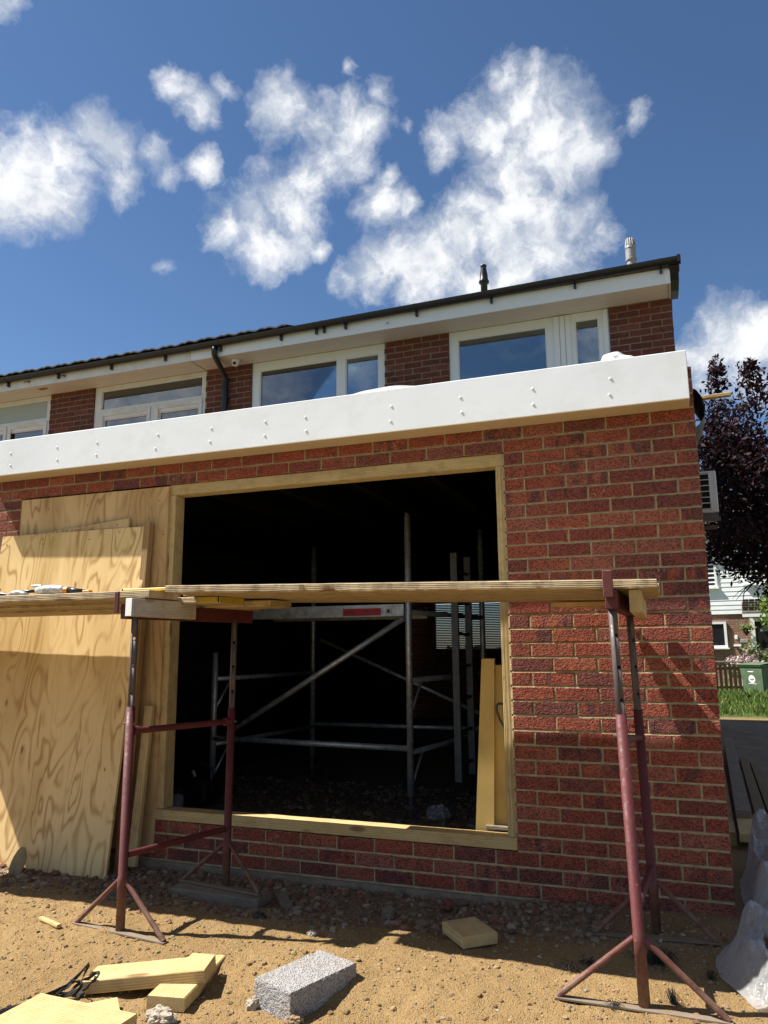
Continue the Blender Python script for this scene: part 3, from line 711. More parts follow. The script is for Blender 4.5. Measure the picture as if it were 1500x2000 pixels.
def trestle(label,F0,F1,K0,K1,zin_f,zin_b,rails,barz,plate,feetF,feetB,braces=(.235,.215),bx=None):
    """F0,F1: foot and head of the front leg, K0,K1 of the back leg"""
    t=thing('builders_trestle',label,'trestle',F0,'red steel trestles carrying the boards')
    F0,F1,K0,K1=map(Vector,(F0,F1,K0,K1))
    W0=Vector(F0)
    for (a,c,zi,feet,lr) in ((F0,F1,zin_f,feetF,0),(K0,K1,zin_b,feetB,1)):
        m=a.lerp(c,(zi-a.z)/(c.z-a.z))
        q=B(); q.tube([a,a.lerp(m,.17),a.lerp(m,.172),a.lerp(m,.235),a.lerp(m,.237),m],[.0205,.0205,.0225,.0225,.0205,.0205],20)
        leg=part('leg',q,M_RED,t,smooth=False)
        for p in leg.data.polygons: p.use_smooth=len(p.vertices)==4
        n0=a.lerp(c,(zi-.12-a.z)/(c.z-a.z))
        d=(c-n0); hs=[.34,.56,.78] if lr else [.33,.56,.79]
        me=holed_tube((n0-W0,c-W0),.0165,.003,hs,(.55,-.83,0),.0075)
        me.name='inner_leg'; me.materials.append(M_STEEL); o=link('inner_leg',me,t,T(*W0))
        pin=n0.lerp(c,.075)
        q=B(); q.tube([pin+Vector((-.034,0,0)),pin+Vector((.034,0,0))],.006,8); part('locking_pin',q,M_STEEL,t)
        # splayed braces and the flat foot bar
        for e in feet[:2]:
            e=Vector(e); s=a.lerp(c,(braces[0]+a.z-a.z)/(c.z-a.z))
            dx=.018 if e.x>a.x else -.018
            q=B(); q.tube([s+Vector((dx,0,0)),e+Vector((0,0,.006))],.0115,12); part('brace',q,M_RED,t)
        e0,e1=Vector(feet[0]),Vector(feet[1]); ex=(e1-e0).normalized()
        q=B(); M,L=frame(e0-ex*.01,e1+ex*.012,(0,0,1)); q.box(0,L,-.017,.017,0,.006,M=M); part('foot_bar',q,M_FOOT,t)
    # cross rails
    for (zf,zb,rr,sleeve) in rails:
        pf=F0.lerp(F1,(zf-F0.z)/(F1.z-F0.z)); pb=K0.lerp(K1,(zb-K0.z)/(K1.z-K0.z)); d=(pb-pf).normalized()
        q=B(); q.tube([pf+d*.02,pb-d*.02],rr,14); rl=part('rail',q,M_RED,t,smooth=False)
        if sleeve:
            for pp,dd in ((pf,d),(pb,-d)):
                q=B(); q.tube([pp+dd*.018,pp+dd*.055],rr*1.35,12); part('sleeve',q,M_RED,t)
    # T bar carrying the boards
    q=B(); y0,y1=F1.y-.045,K1.y+.16; xa,xb=bx or (F1.x,K1.x)
    M,L=frame((xa,y0,barz-.036),(xb+(xb-xa)*.2,y1,barz-.036)); q.box(0,L,-.021,.021,-.036,.036,ch=.003,M=M); part('top_bar',q,M_RED,t)
    q=B(); q.box(plate[0],plate[1],y0-.014,y0-.001,plate[2],plate[3],ch=.003); part('end_plate',q,M_RUSTRED,t)
    return t
trestle('red steel trestle at the right end of the boards, standing before the brick pier',
    (-.370,-1.04,.004),(-.398,-1.05,1.40),(-.342,-.30,-.004),(-.371,-.30,1.40),1.0,.96,
    [(.905,.835,.0150,False),(.322,.275,.0150,False)],1.461,(-.424,-.386,1.432,1.535),
    [(-.667,-1.06,.0),(-.099,-1.06,.0)],[(-.60,-.40,.004),(-.10,-.34,.004)],(.222,0))
trestle('red steel trestle at the left end of the boards, back foot on an old plank',
    (-2.612,-1.06,.0),(-2.615,-1.06,1.42),(-2.512,-.345,.0),(-2.50,-.345,1.42),.985,.93,
    [(.872,.855,.0155,True),(.322,.295,.0150,False)],1.468,(-2.697,-2.672,1.425,1.528),
    [(-2.872,-1.045,.0),(-2.34,-1.108,.0)],[(-2.79,-.335,.004),(-2.27,-.415,.004)],(.215,0),(-2.650,-2.52))
# ================================================================== SCAFFOLD BOARDS, BEARERS, TOOLS
def board(x0,x1,y0,y1,zb0,zb1,label,seed,mat=M_BOARD,ends=None,th=.037,chew=0.):
    L=x1-x0; M,L2=frame((x0,y0,zb0),(x1,y0,zb1)); b=rough_beam(L2,0,y1-y0,0,th,90,.0013,.004,seed,chew)
    o=tag(link('scaffold_board',b.mesh('scaffold_board',mat),None,M),label,'board','scaffold boards on the trestles')
    if ends=='yellow':
        q=B(); q.box(L2-.13,L2-.002,-.0015,.012,.002,th-.002,ch=.001); q.box(L2-.012,L2+.0015,-.0015,y1-y0+.0015,.002,th-.002,ch=.001)
        link('end_band',q.mesh('end_band',M_YEL),o,M)
    return o
RZ0=1.464; RZ1=1.517
board(-2.46,-.232,-1.045,-.814,RZ1,RZ0,'front scaffold board of the right hand run, its near edge chewed',3,chew=.02)
board(-2.52,-.226,-.813,-.582,RZ1+.001,RZ0,'second scaffold board from the front in the right hand run',4)
board(-2.50,-.235,-.581,-.349,RZ1+.001,RZ0,'third scaffold board from the front in the right hand run',5)
board(-2.48,-.445,-.348,-.116,RZ1+.001,RZ0+.004,'rear scaffold board of the right hand run, nearest the wall',6)
board(-5.0,-2.548,-1.052,-.817,1.500,1.498,'front scaffold board of the left hand run with tools lying on it',7,chew=.012,ends=None)
board(-5.0,-2.300,-.816,-.584,1.484,1.479,'scaffold board with yellow banded end poking out under the right hand run',8,ends='yellow',th=.033)
board(-5.0,-2.140,-.583,-.352,1.470,1.468,'third left hand scaffold board, its grey end furthest right under the others',9,th=.034)
board(-5.0,-2.42,-.351,-.186,1.470,1.468,'narrow rear scaffold board of the left hand run, beside the plywood',10,th=.034)
q=B(); q.prism([(-.462,-.022),(-.440,-.022),(-.440,-.26),(-.74,-.26),(-.665,-.118)],2,1.444,1.4635); top('shadow_plate',q,M_PLYD,'angular plate added under the rear board to cast the wedge of shadow on the pier','plywood',(-.5,-.15,1.455))  # added piece, outline shaped to throw the wedge shadow on the wall
beam('timber_bearer',(-.312,-1.02,1.4205),(-.322,-.03,1.4205),.046,.086,M_PINE,'pine bearer on edge under the right end of the boards','timber')
beam('timber_bearer',(-2.603,-1.125,1.450),(-2.535,-.70,1.446),.042,.086,M_GREYW,'grey timber bearer with white painted end under the left boards','timber')
o=bpy.data.objects['timber_bearer.001']; q=B(); q.box(-.0022,.0,-.021,.021,-.042,.042,ch=.0008); link('painted_end',q.mesh('painted_end',M_WHITE),o,WM[o.name])
t=thing('spirit_level','yellow spirit level lying on the boards behind the left trestle plate','level',(-2.6,-.93,1.537))
q=B(); q.box(-2.78,-2.44,-.96,-.915,1.5375,1.553,ch=.002); part('level_body',q,M_YELC,t)
q=B(); q.box(-2.786,-2.7805,-.961,-.914,1.537,1.5535,ch=.001); part('end_cap',q,M_INK,t)
t=thing('power_tool','grey power tool with orange collar and black cord lying on the left boards','power tool',(-3.15,-1.0,1.537))
q=B(); q.tube([(-3.30,-1.005,1.560),(-3.27,-1.0,1.562),(-3.20,-.998,1.563),(-3.145,-.996,1.559),(-3.12,-.996,1.557)],[.016,.022,.024,.022,.019],16); part('tool_body',q,M_TOOLG,t,smooth=True)
q=B(); q.tube([(-3.119,-.996,1.557),(-3.095,-.996,1.556)],[.0195,.018],16); part('collar',q,M_ORANGE,t)
q=B(); q.tube([(-3.094,-.996,1.556),(-3.06,-.994,1.553),(-2.99,-.99,1.549)],[.0165,.013,.007],12); part('nose',q,M_BLACK,t,smooth=True)
q=B(); q.box(-3.00,-2.955,-1.005,-.975,1.5365,1.552,ch=.003); part('tip_guard',q,M_ORANGE,t)
q=B(); q.box(-3.335,-3.27,-1.01,-.985,1.579,1.588,ch=.002); part('lever',q,M_ALU,t)
q=B(); q.tube([(-3.30,-1.005,1.557),(-3.36,-1.01,1.556),(-3.43,-1.02,1.553),(-3.47,-1.0,1.546),(-3.52,-.98,1.545),(-3.58,-1.0,1.552),(-3.62,-1.0,1.574),(-3.70,-.98,1.565),(-3.8,-.97,1.545)],.0085,10); part('cord',q,M_BLACK,t,smooth=True)
q=B(); q.tube([(-3.47,-1.03,1.541),(-3.43,-1.035,1.548),(-3.39,-1.03,1.550),(-3.36,-1.03,1.542),(-3.33,-1.03,1.541)],[.007,.011,.014,.012,.006],10); part('plug',q,M_TOOLG,t,smooth=True)
# ================================================================== GROUND CLUTTER
slab('timber_offcut',(-2.404,-1.532,-.002),(-1.949,-1.389,.046),(-2.425,-1.377,-.001),.047,M_PINE,'long pale timber offcut lying on top of another piece','timber')
slab('timber_offcut',(-2.093,-1.541,-.003),(-2.165,-1.151,-.003),(-1.947,-1.515,-.003),.047,M_PINE,'pale timber offcut underneath, crossing below the long piece','timber')
slab('timber_offcut',(-2.471,-1.660,.000),(-2.032,-1.673,.000),(-2.36,-1.93,.0),.047,M_PINE,'wide timber offcut cut off by the bottom left corner of the picture','timber')
slab('timber_offcut',(-2.30,-1.63,-.024),(-2.218,-1.55,-.022),(-2.17,-1.72,-.024),.022,M_PINE,'thin light wedge of wood poking out behind the wide offcut','timber')
slab('timber_offcut',(-1.243,-.575,.040),(-1.109,-.730,.042),(-1.118,-.465,.040),.047,M_PINE,'square end timber block lying half in shade near the pier foot','timber')
slab('timber_plank',(-2.79,-.46,.0),(-2.245,-.476,.0),(-2.80,-.318,.0),.047,M_OLDW,'old dark plank packing under the left trestle back foot','timber')
slab('wood_scrap',(-2.245,-.285,-.022),(-2.13,-.43,-.020),(-2.20,-.255,-.022),.022,M_OLDW,'small wood scrap lying against the end of the packing plank','timber')
slab('wood_scrap',(-1.63,-.315,-.018),(-1.60,-.405,-.020),(-1.57,-.298,-.018),.022,M_OLDW,'small square wood chip in the rubble below the opening','timber')
slab('wood_scrap',(-3.066,-1.08,.018),(-2.905,-1.135,.018),(-3.046,-1.062,.018),.016,M_PINE,'small orange tinted stick of wood lying alone on the sand','timber')
# the aggregate block: dense faces with a pitted surface
def block():
    c0=Vector((-1.541,-1.463,.05)); cl=Vector((-1.422,-1.141,.05)); cs=Vector((-1.735,-1.408,.05))
    x=cl-c0; L=x.length; x.normalize(); y=cs-c0; y-=x*y.dot(x); Wd=y.length; y.normalize(); z=x.cross(y)
    M=Matrix(((x.x,y.x,z.x,c0.x),(x.y,y.y,z.y,c0.y),(x.z,y.z,z.z,c0.z),(0,0,0,1)))
    bm=bmesh.new(); bmesh.ops.create_cube(bm,size=1)
    for v in bm.verts: v.co=Vector(((v.co.x+.5)*L,(v.co.y+.5)*Wd,(v.co.z-.5)*.104))
    bmesh.ops.subdivide_edges(bm,edges=bm.edges[:],cuts=44,use_grid_fill=True)
    for v in bm.verts:
        p=v.co; q=noise.noise_vector(p*130)*.0016+noise.noise_vector(p*55+Vector((3,1,2)))*.0016
        e=sum((p.x<.004 or p.x>L-.004,p.y<.004 or p.y>Wd-.004,p.z>-.004 or p.z<-.1))
        if e>=2: q+=-(p-Vector((L/2,Wd/2,-.05))).normalized()*(.002+.004*max(0,noise.noise(p*60)))
        v.co+=q
    me=bpy.data.meshes.new('concrete_block'); bm.to_mesh(me); bm.free(); me.materials.append(M_BLOCK)
    tag(link('concrete_block',me,None,M),'grey aggregate concrete block lying flat on the sand in the foreground','block')
block()
def rock(c,r_,seed,mat,label,cat='rock',sub=4,amp=.32,name='rock'):
    b=lump((0,0,0),r_,amp,2.1,seed,sub); M=T(*c); tag(link(name,b.mesh(name,mat),None,M),label,cat)
rock((-1.985,-1.60,-.035),(.055,.038,.03),3,M_ROCK,'lumpy pale stone in front of the crossed timber offcuts')
rock((-1.725,-1.405,-.035),(.026,.024,.024),5,M_ROCK,'small pale stone beside the left corner of the concrete block')
rock((-1.53,-1.45,-.04),(.030,.022,.022),8,M_SLAB,'small brown stone at the near corner of the concrete block')
rock((-1.345,-.14,-.028),(.030,.045,.02),9,M_REDCHIP,'broken red brick piece lying by the foot of the wall','brick piece')
rock((-2.105,-.70,.0),(.035,.02,.026),14,M_STRAP,'crumpled black scrap on the shadow edge below the opening','scrap')
rock((-1.78,-.80,.0),(.022,.016,.016),15,M_ROCK,'small pale stone in the sun between block and shadow edge')
b=lump((0,0,0),(.052,.007,.098),.06,1.3,4,3); M=T(-3.86,-.44,.02)@Matrix.Rotation(-.25,4,'X')@Matrix.Rotation(.2,4,'Y'); tag(link('flat_stone',b.mesh('flat_stone',M_SLAB,True),None,M),'flat oval tan stone leaning on the foot of the plywood','stone')
# webbing strap and cable
t=thing('webbing_strap','tangle of black webbing strap at the end of the long offcut','strap',(-2.40,-1.57,-.04))
def ribbon(pts,w):
    q=B(); n=len(pts)-1
    P=[Vector(p) for p in pts]
    for i,p in enumerate(P):
        d=(P[min(i+1,n)]-P[max(i-1,0)]).normalized(); s=Vector((math.sin(i*.9),math.cos(i*.7),1.2)); s=(s-d*s.dot(d)).normalized()
        nn=d.cross(s)*.0012
        for k in (-1,1):
            q.v.append(tuple(p+s*w*k+nn)); q.v.append(tuple(p+s*w*k-nn))
    for i in range(n):
        a=i*4; c=a+4
        for u,v_ in ((0,2),(2,3),(3,1),(1,0)): q.f.append((a+u,a+v_,c+v_,c+u))
    q.f.append((0,2,3,1)); q.f.append((n*4,n*4+2,n*4+3,n*4+1)); return q
rs=random.Random(5)
def loop(c,r1,r2,h,n=18,ph=0):
    return [(c[0]+r1*math.cos(ph+i/n*6.3)+rs.uniform(-.006,.006),c[1]+r2*math.sin(ph+i/n*6.3),c[2]+h*(.5+.5*math.sin(ph+i/n*6.3+1))+rs.uniform(0,.008)) for i in range(n+1)]
part('strap_loop',ribbon(loop((-2.375,-1.545,-.04),.055,.03,.07),.0065),M_STRAP,t)
part('strap_loop',ribbon(loop((-2.425,-1.565,-.042),.05,.028,.045,16,2),.0065),M_STRAP,t)
part('strap_loop',ribbon(loop((-2.40,-1.60,-.045),.07,.02,.025,16,4),.0065),M_STRAP,t)
part('strap_loop',ribbon([(-2.47,-1.45,-.03),(-2.455,-1.44,.01),(-2.44,-1.46,.03),(-2.44,-1.50,.01),(-2.46,-1.54,-.02),(-2.50,-1.56,-.04),(-2.52,-1.60,-.045)],.009),M_STRAP,t)
b=B(); b.tube([(-2.445,-1.66,-.035),(-2.50,-1.70,-.030),(-2.55,-1.76,-.035),(-2.57,-1.84,-.045),(-2.62,-1.95,-.045)],[.008,.011,.012,.012,.012],10)
top('black_cable','' and b or b,M_BLACK,'thick black cable curving in from the bottom left corner','cable',(-2.5,-1.75,-.04),smooth=True)
# dry weeds
def weed(c,r_,n,h,seed,label):
    rr=random.Random(seed); q=B()
    for i in range(n):
        a=rr.uniform(0,6.28); l=rr.uniform(.4,1)*r_; hh=rr.uniform(.2,1)*h; bx,by=c[0]+rr.uniform(-.3,.3)*r_,c[1]+rr.uniform(-.3,.3)*r_
        p0=Vector((bx,by,c[2])); p1=p0+Vector((math.cos(a)*l*.5,math.sin(a)*l*.5,hh)); p2=p0+Vector((math.cos(a+.4)*l,math.sin(a+.4)*l,hh*rr.uniform(.0,.8)))
        q.tube([p0,p1,p2],[.0016,.0012,.0006],4,False)
    return top('dry_weed',q,M_STRAP,label,'dead weed',c)
weed((-.33,-.62,.0),.10,120,.05,1,'large matted dead weed around the foot of the right trestle')
weed((-.655,-.80,.0),.05,34,.03,2,'small dead weed on the sand left of the right trestle')
weed((-.275,-.985,.0),.032,34,.055,3,'upright dead weed just right of the right trestle front leg')
weed((-.475,-1.07,.0),.045,30,.022,4,'flat dead weed left of the right trestle front leg')
weed((-.60,-.72,.0),.05,24,.022,5,'thin dead weed nearest the shadow edge')
weed((-.14,-.70,.0),.035,22,.03,6,'small dead weed near the polythene')
# ================================================================== INSIDE: SCAFFOLD TOWER
t=thing('scaffold_tower','aluminium scaffold tower standing inside the dark room','scaffold tower',(-2.9,2.2,0))
FRp,FLp,BLp,BRp=(-2.087,1.5),(-3.815,1.5),(-3.63,3.0),(-1.858,3.0)
def std(p,z0,z1):
    q=B(); q.tube([(p[0],p[1],z0),(p[0],p[1],z1-.08),(p[0],p[1],z1-.078),(p[0],p[1],z1)],[.0255,.0255,.022,.022],18); o=part('standard',q,M_ALU,t,smooth=False)
    for f in o.data.polygons: f.use_smooth=len(f.vertices)==4
    q=B(); q.tube([(p[0],p[1],.0),(p[0],p[1],.012)],.065,16); q.tube([(p[0],p[1],.01),(p[0],p[1],z0)],.018,10); q.tube([(p[0],p[1],.07),(p[0],p[1],.10)],.045,12); part('base_jack',q,M_STEEL,t)
std(FRp,.16,2.35); std(FLp,.20,1.217); std(BLp,.18,2.335); std(BRp,.18,2.36)
def bar(name,p0,p1,r_,mat=M_ALU):
    q=B(); q.tube([p0,p1],r_,12); return part(name,q,mat,t,smooth=True)
bar('horizontal_brace',(*FLp,.52),(*FRp,.50),.0225)
bar('horizontal_brace',(*BLp,.50),(*BRp,.50),.020)
bar('diagonal_brace',(FLp[0]+.15,1.47,.56),(FRp[0]-.03,1.47,1.47),.0225)
bar('diagonal_brace',(BLp[0]+.1,2.98,1.33),(BRp[0]+.05,2.98,.60),.018)
for z in (.47,1.0,1.52,2.02): 
    if z<2: bar('rung',(FRp[0],FRp[1],z),(BRp[0],BRp[1],z),.020)
    if z<1.1: bar('rung',(FLp[0],FLp[1],z),(BLp[0],BLp[1],z),.020)
for p,q_ in ((FRp,BRp),(FLp,BLp)):
    for z in (.47,1.0): bar('strut',(p[0],p[1],z-.27),(p[0]+(q_[0]-p[0])*.14,p[1]+(q_[1]-p[1])*.14,z-.01),.010)
pl=B(); pl.box(-3.60,-2.125,1.50,1.535,1.487,1.582,ch=.004); pl.box(-3.60,-2.125,1.495,1.499,1.568,1.582); pl.box(-3.60,-2.125,2.10,2.135,1.487,1.582,ch=.004)
dk=part('platform_rail',pl,M_ALU,t)
pl=B(); pl.box(-3.60,-2.125,1.536,2.099,1.555,1.575); part('platform_deck',pl,M_DECK,t)
q=B(); q.box(-2.64,-2.315,1.4955,1.4985,1.498,1.556); lb=part('warning_label',q,M_LABEL,t)
q=B(); q.box(-2.27,-2.222,1.494,1.4985,1.508,1.552,ch=.004); part('socket',q,M_ALU,t)
q=B(); q.box(-2.262,-2.237,1.4915,1.4935,1.517,1.543); part('socket_hole_patch',q,M_INK,t)  # raised black patch standing in for the dark inside of the socket
def text(s,size,M,mat,parent,name='lettering'):
    cu=bpy.data.curves.new('txt','FONT'); cu.body=s; cu.size=size; cu.extrude=.0004; cu.align_x='CENTER'; cu.align_y='CENTER'; cu.resolution_u=2
    to=bpy.data.objects.new('txt',cu); COL.objects.link(to); dg=bpy.context.evaluated_depsgraph_get(); dg.update()
    me=bpy.data.meshes.new_from_object(to.evaluated_get(dg)); bpy.data.objects.remove(to); me.name=name; me.materials.clear(); me.materials.append(mat)
    return link(name,me,parent,M)
text('BOSS',.036,T(-2.585,1.4945,1.524)@Matrix.Rotation(math.pi/2,4,'X'),M_INK,lb)
q=B(); q.box(-2.47,-2.40,1.4945,1.4953,1.530,1.535); q.box(-2.39,-2.33,1.4945,1.4953,1.530,1.535); q.box(-2.47,-2.33,1.4945,1.4953,1.514,1.516); link('printed_line',B.mesh(q,'printed_line',M_INK),lb)
# ladder
t2=thing('ladder','aluminium ladder leaning upright inside the room right of the tower','ladder',(-1.77,1.9,.2))
def lstile(x,y,z0,z1):
    q=B(); q.box(x-.028,x+.028,y-.014,y+.014,z0,z1,ch=.003); part('stile',q,M_LADDER,t2)
lstile(-1.775,1.72,.24,1.99); lstile(-1.768,2.12,.24,2.0)
for i in range(7):
    q=B(); q.tube([(-1.775,1.734,.35+i*.25),(-1.768,2.106,.35+i*.25)],.014,10); part('rung',q,M_LADDER,t2)
# boards of insulation leaning behind the right jamb
def lean(name,pts,th,mat,label,cat):
    """pts: bl, br, tr, tl of the near face"""
    P=[Vector(p) for p in pts]; n=(P[1]-P[0]).cross(P[3]-P[0]).normalized(); n=-n if n.y<0 else n
    q=B(); vs=[*P,*[p+n*th for p in P]]; q.add(vs,[(0,1,2,3),(4,7,6,5),(0,4,5,1),(1,5,6,2),(2,6,7,3),(3,7,4,0)])
    return top(name,q,mat,label,cat,P[0])
lean('insulation_board',[(-1.262,.150,.245),(-1.160,.150,.245),(-1.118,.108,1.185),(-1.190,.108,1.185)],.022,M_CARD,'front tan board leaning inside the right jamb of the opening','board')
lean('insulation_board',[(-1.163,.178,.30),(-1.085,.178,.30),(-1.070,.136,1.15),(-1.128,.136,1.15)],.020,M_CARD,'rear tan board half hidden between the front board and the jamb','board')
b=B(); b.box(-1.20,-1.075,.125,.148,.283,.305,ch=.003); top('wood_scrap',b,M_OLDW,'small wood scrap on the sill below the tan boards','timber',(-1.14,.135,.29))
b=B(); b.tube([(-1.066,.100,.945),(-1.10,.100,.945),(-1.112,.100,.935),(-1.110,.100,.90),(-1.095,.100,.86),(-1.075,.100,.825),(-1.06,.100,.80)],.0065,8)
top('tool_handle',b,M_BLACK,'black plastic handle hooked on the right jamb beside the tan boards','handle',(-1.09,.1,.88),smooth=True)
b=lump((-1.88,1.52,.045),(.085,.06,.055),.35,2.2,6,4,.005); top('plastic_bag',b,M_POLY,'crumpled clear plastic bag on the dark floor by the tower foot','bag',(-1.88,1.52,0))
# compactor standing in the dark left corner
t=thing('site_machine','black compactor machine standing in the dark by the left jamb','machine',(-3.68,1.15,0))
q=B(); q.box(-3.86,-3.52,1.0,1.35,.02,.07,ch=.01); part('base_plate',q,M_STEEL,t)
q=B(); q.box(-3.80,-3.58,1.05,1.30,.075,.26,ch=.03); part('engine',q,M_BLACK,t)
q=B(); q.tube([(-3.84,1.03,.1),(-3.83,1.03,.33),(-3.76,1.03,.40),(-3.60,1.03,.405),(-3.52,1.03,.36),(-3.51,1.03,.1)],.013,10); part('roll_bar',q,M_BLACK,t,smooth=True)
q=B(); q.tube([(-3.66,1.0,.34),(-3.63,.99,.30)],.012,8); part('throttle_lever',q,M_ALU,t)
q=B(); q.lathe([(.05,0),(.06,.02),(.06,.09),(.03,.11)],(-3.82,1.02,.05),14); part('filter',q,M_GREYPL,t)

# ================================================================== THE TERRACE BEHIND
HY=4.0; HB=9.2; HX0,HX1,NX0=-5.72,.055,-12.2
HOUSE=thing('terraced_house','end of terrace brick house with newer white windows and black gutter, right of the downpipe','house',(-2.8,4.0,0))
NEIGH=thing('terraced_house','neighbouring terrace house with older top hung windows and moss edged roof tiles','house',(-8.9,4.0,0))
def shell(par,x0,x1,end):
    b=B(); zc=2.45
    b.box(x0,x1,HY+.012,HB,zc,2.72)                          # first floor
    b.box(x0,x1-.008,HY+.008,HY+.10,2.72,3.78)               # wall below the sills
    b.box(x0,x1,6.6,6.7,2.72,4.88); b.box(x0,x1,HY+.012,6.6,4.905,4.93)
    part('floors',b,M_DARK,par)
    b=B()
    if end:
        b.box(x1-.10,x1-.004,HY+.104,HB+.1,-.1,4.88)
        b.prism([(HY+.12,4.88),(HB+.1,4.88),(6.6,5.98)],0,x1-.10,x1-.004)
        wx0,wx1,wz0,wz1=-4.2,-2.95,1.2,2.02
        b.box(x0,wx0,HB,HB+.1,-.1,4.9); b.box(wx1,x1-.104,HB,HB+.1,-.1,4.9); b.box(wx0,wx1,HB,HB+.1,-.1,wz0); b.box(wx0,wx1,HB,HB+.1,wz1,4.9)
    else: b.box(x0,x1,HB,HB+.1,-.1,4.9); b.box(x0,x1-.05,HY+.104,HY+.2,-.1,2.44)
    part('outer_wall',b,M_SIDEB,par)
shell(HOUSE,HX0,HX1,True); shell(NEIGH,NX0,HX0,False)
def pier(par,x0,x1,hdr):
    b=B(); b.box(x0+.004,x1-.006,HY+.005,HY+.10,3.78,4.884); w=part('pier',b,M_HMORTAR,par)
    for c in range(12):
        z=4.810-c*.075
        if z<4.03: break
        lay(w,x0,x1,z,HY,M_HBRICK,bool(c%2)^hdr,D=.0951,var=4,H=.0651)
pier(HOUSE,-.588,.055,False); pier(HOUSE,-3.20,-2.397,True); pier(HOUSE,-5.719,-5.03,False)
pier(NEIGH,-8.346,-7.56,True); pier(NEIGH,-10.9,-10.1,True)
def window(par,x0,x1,z0,z1,panes,mat,sashes=(),frost=False):
    """frame as bars around the panes (x0,x1,z0,z1 each); sashes stand proud and carry a vent"""
    y0=HY+.025; fr=B(); xs=sorted({x0,x1,*[p[0] for p in panes],*[p[1] for p in panes]}); zs=sorted({z0,z1,*[p[2] for p in panes],*[p[3] for p in panes]})
    for i in range(len(xs)-1):
        run=None
        for j in range(len(zs)-1):
            cx,cz=(xs[i]+xs[i+1])/2,(zs[j]+zs[j+1])/2
            solid=not any(p[0]<cx<p[1] and p[2]<cz<p[3] for p in panes)
            if solid:
                if run is None: run=[zs[j],zs[j+1]]
                else: run[1]=zs[j+1]
            if (not solid or j==len(zs)-2) and run: fr.box(xs[i],xs[i+1],y0,y0+.06,run[0],run[1]); run=None
    f=part('window_frame',fr,mat,par)
    for k,p in enumerate(panes):
        bd=B(); e=.012
        bd.box(p[0],p[0]+e,y0+.012,y0+.03,p[2],p[3]); bd.box(p[1]-e,p[1],y0+.012,y0+.03,p[2],p[3]); bd.box(p[0]+e,p[1]-e,y0+.012,y0+.03,p[3]-e,p[3]); bd.box(p[0]+e,p[1]-e,y0+.012,y0+.03,p[2],p[2]+e)
        part('glazing_bead',bd,mat,f)
        q=B(); q.box(p[0]+.001,p[1]-.001,y0+.031,y0+.035,p[2]+.001,p[3]-.001); part('pane',q,(M_FROST if frost and k==0 else M_GLASS),f)
    for (a,b_,c,d) in sashes:
        q=B(); w=.055; y=y0-.016
        q.box(a,a+w,y,y0-.001,c,d,ch=.003); q.box(b_-w,b_,y,y0-.001,c,d,ch=.003); q.box(a+w,b_-w,y,y0-.001,d-w,d,ch=.003); part('opening_sash',q,mat,f)
        q=B(); m=(a+b_)/2; q.box(m-.20,m+.20,y-.016,y-.001,d-.040,d-.024,ch=.002); part('trickle_vent',q,mat,f)
    return f
window(HOUSE,-2.395,-.592,3.78,4.882,[(-2.293,-1.272,3.86,4.785),(-.955,-.702,3.86,4.80)],M_UPVC)
b=B()
for a,c in ((-1.185,-1.125),(-1.118,-1.065),(-1.058,-1.005)): b.box(a,c,HY+.008,HY+.0245,3.78,4.874,ch=.003)
b.box(-.655,-.602,HY+.010,HY+.0245,3.78,4.872,ch=.003)
part('mullion_cover',b,M_UPVC,HOUSE)
window(HOUSE,-5.028,-3.203,3.78,4.882,[(-4.922,-3.835,3.86,4.775),(-3.722,-3.285,3.86,4.768)],M_UPVC)
window(NEIGH,-7.556,-5.722,3.78,4.882,[(-7.45,-5.79,4.545,4.825),(-7.39,-6.66,3.86,4.40),(-6.46,-5.83,3.86,4.40)],M_OLDUPVC,[(-7.45,-6.60,3.86,4.50),(-6.525,-5.775,3.86,4.50)])
window(NEIGH,-10.098,-8.350,3.78,4.882,[(-10.0,-8.42,4.545,4.825),(-9.95,-9.2,3.86,4.40),(-9.12,-8.46,3.86,4.40)],M_OLDUPVC,[(-10.0,-9.16,3.86,4.50),(-9.13,-8.40,3.86,4.50)],True)
def curtain(par,x0,x1,y,n):
    q=B(); q.grid(lambda u,w:(x0+(x1-x0)*u,y+.03*math.sin(u*n*6.283)+.01*math.sin(u*n*17),3.80+w*1.05),n*8,1); part('curtain',q,M_CURT,par,smooth=True)
curtain(NEIGH,-7.35,-5.80,HY+.22,9); curtain(HOUSE,-4.97,-4.80,HY+.2,3); curtain(HOUSE,-4.35,-4.2,HY+.3,2)
for par,x0,x1 in ((HOUSE,HX0+.002,.046),(NEIGH,NX0,HX0-.002)):
    b=B()
    ys=(3.652,3.742,3.746,3.836,3.840,3.930,3.934,4.024)
    for k in range(0,8,2): b.box(x0,x1-.012,ys[k],ys[k+1],4.886,4.897)
    part('soffit',b,M_SOFF,par)
    xs_=[x0]+[x for x in (-4.40,-6.1,-9.1) if x0<x<x1]+[x1]; xs_=sorted(xs_)
    for i in range(len(xs_)-1):
        b=B(); b.box(xs_[i]+.0015,xs_[i+1]-.0015,3.636,3.650,4.878,5.045); part('fascia',b,M_UPVC if par is HOUSE else M_OLDUPVC,par)
b=B(); b.box(.036,.050,3.6515,4.06,4.872,5.0); part('box_end',b,M_SOFF,HOUSE)
b=B(); b.box(-.008,.0495,3.6295,3.6355,4.874,5.02,ch=.001); part('fascia_corner',b,M_UPVC,HOUSE)
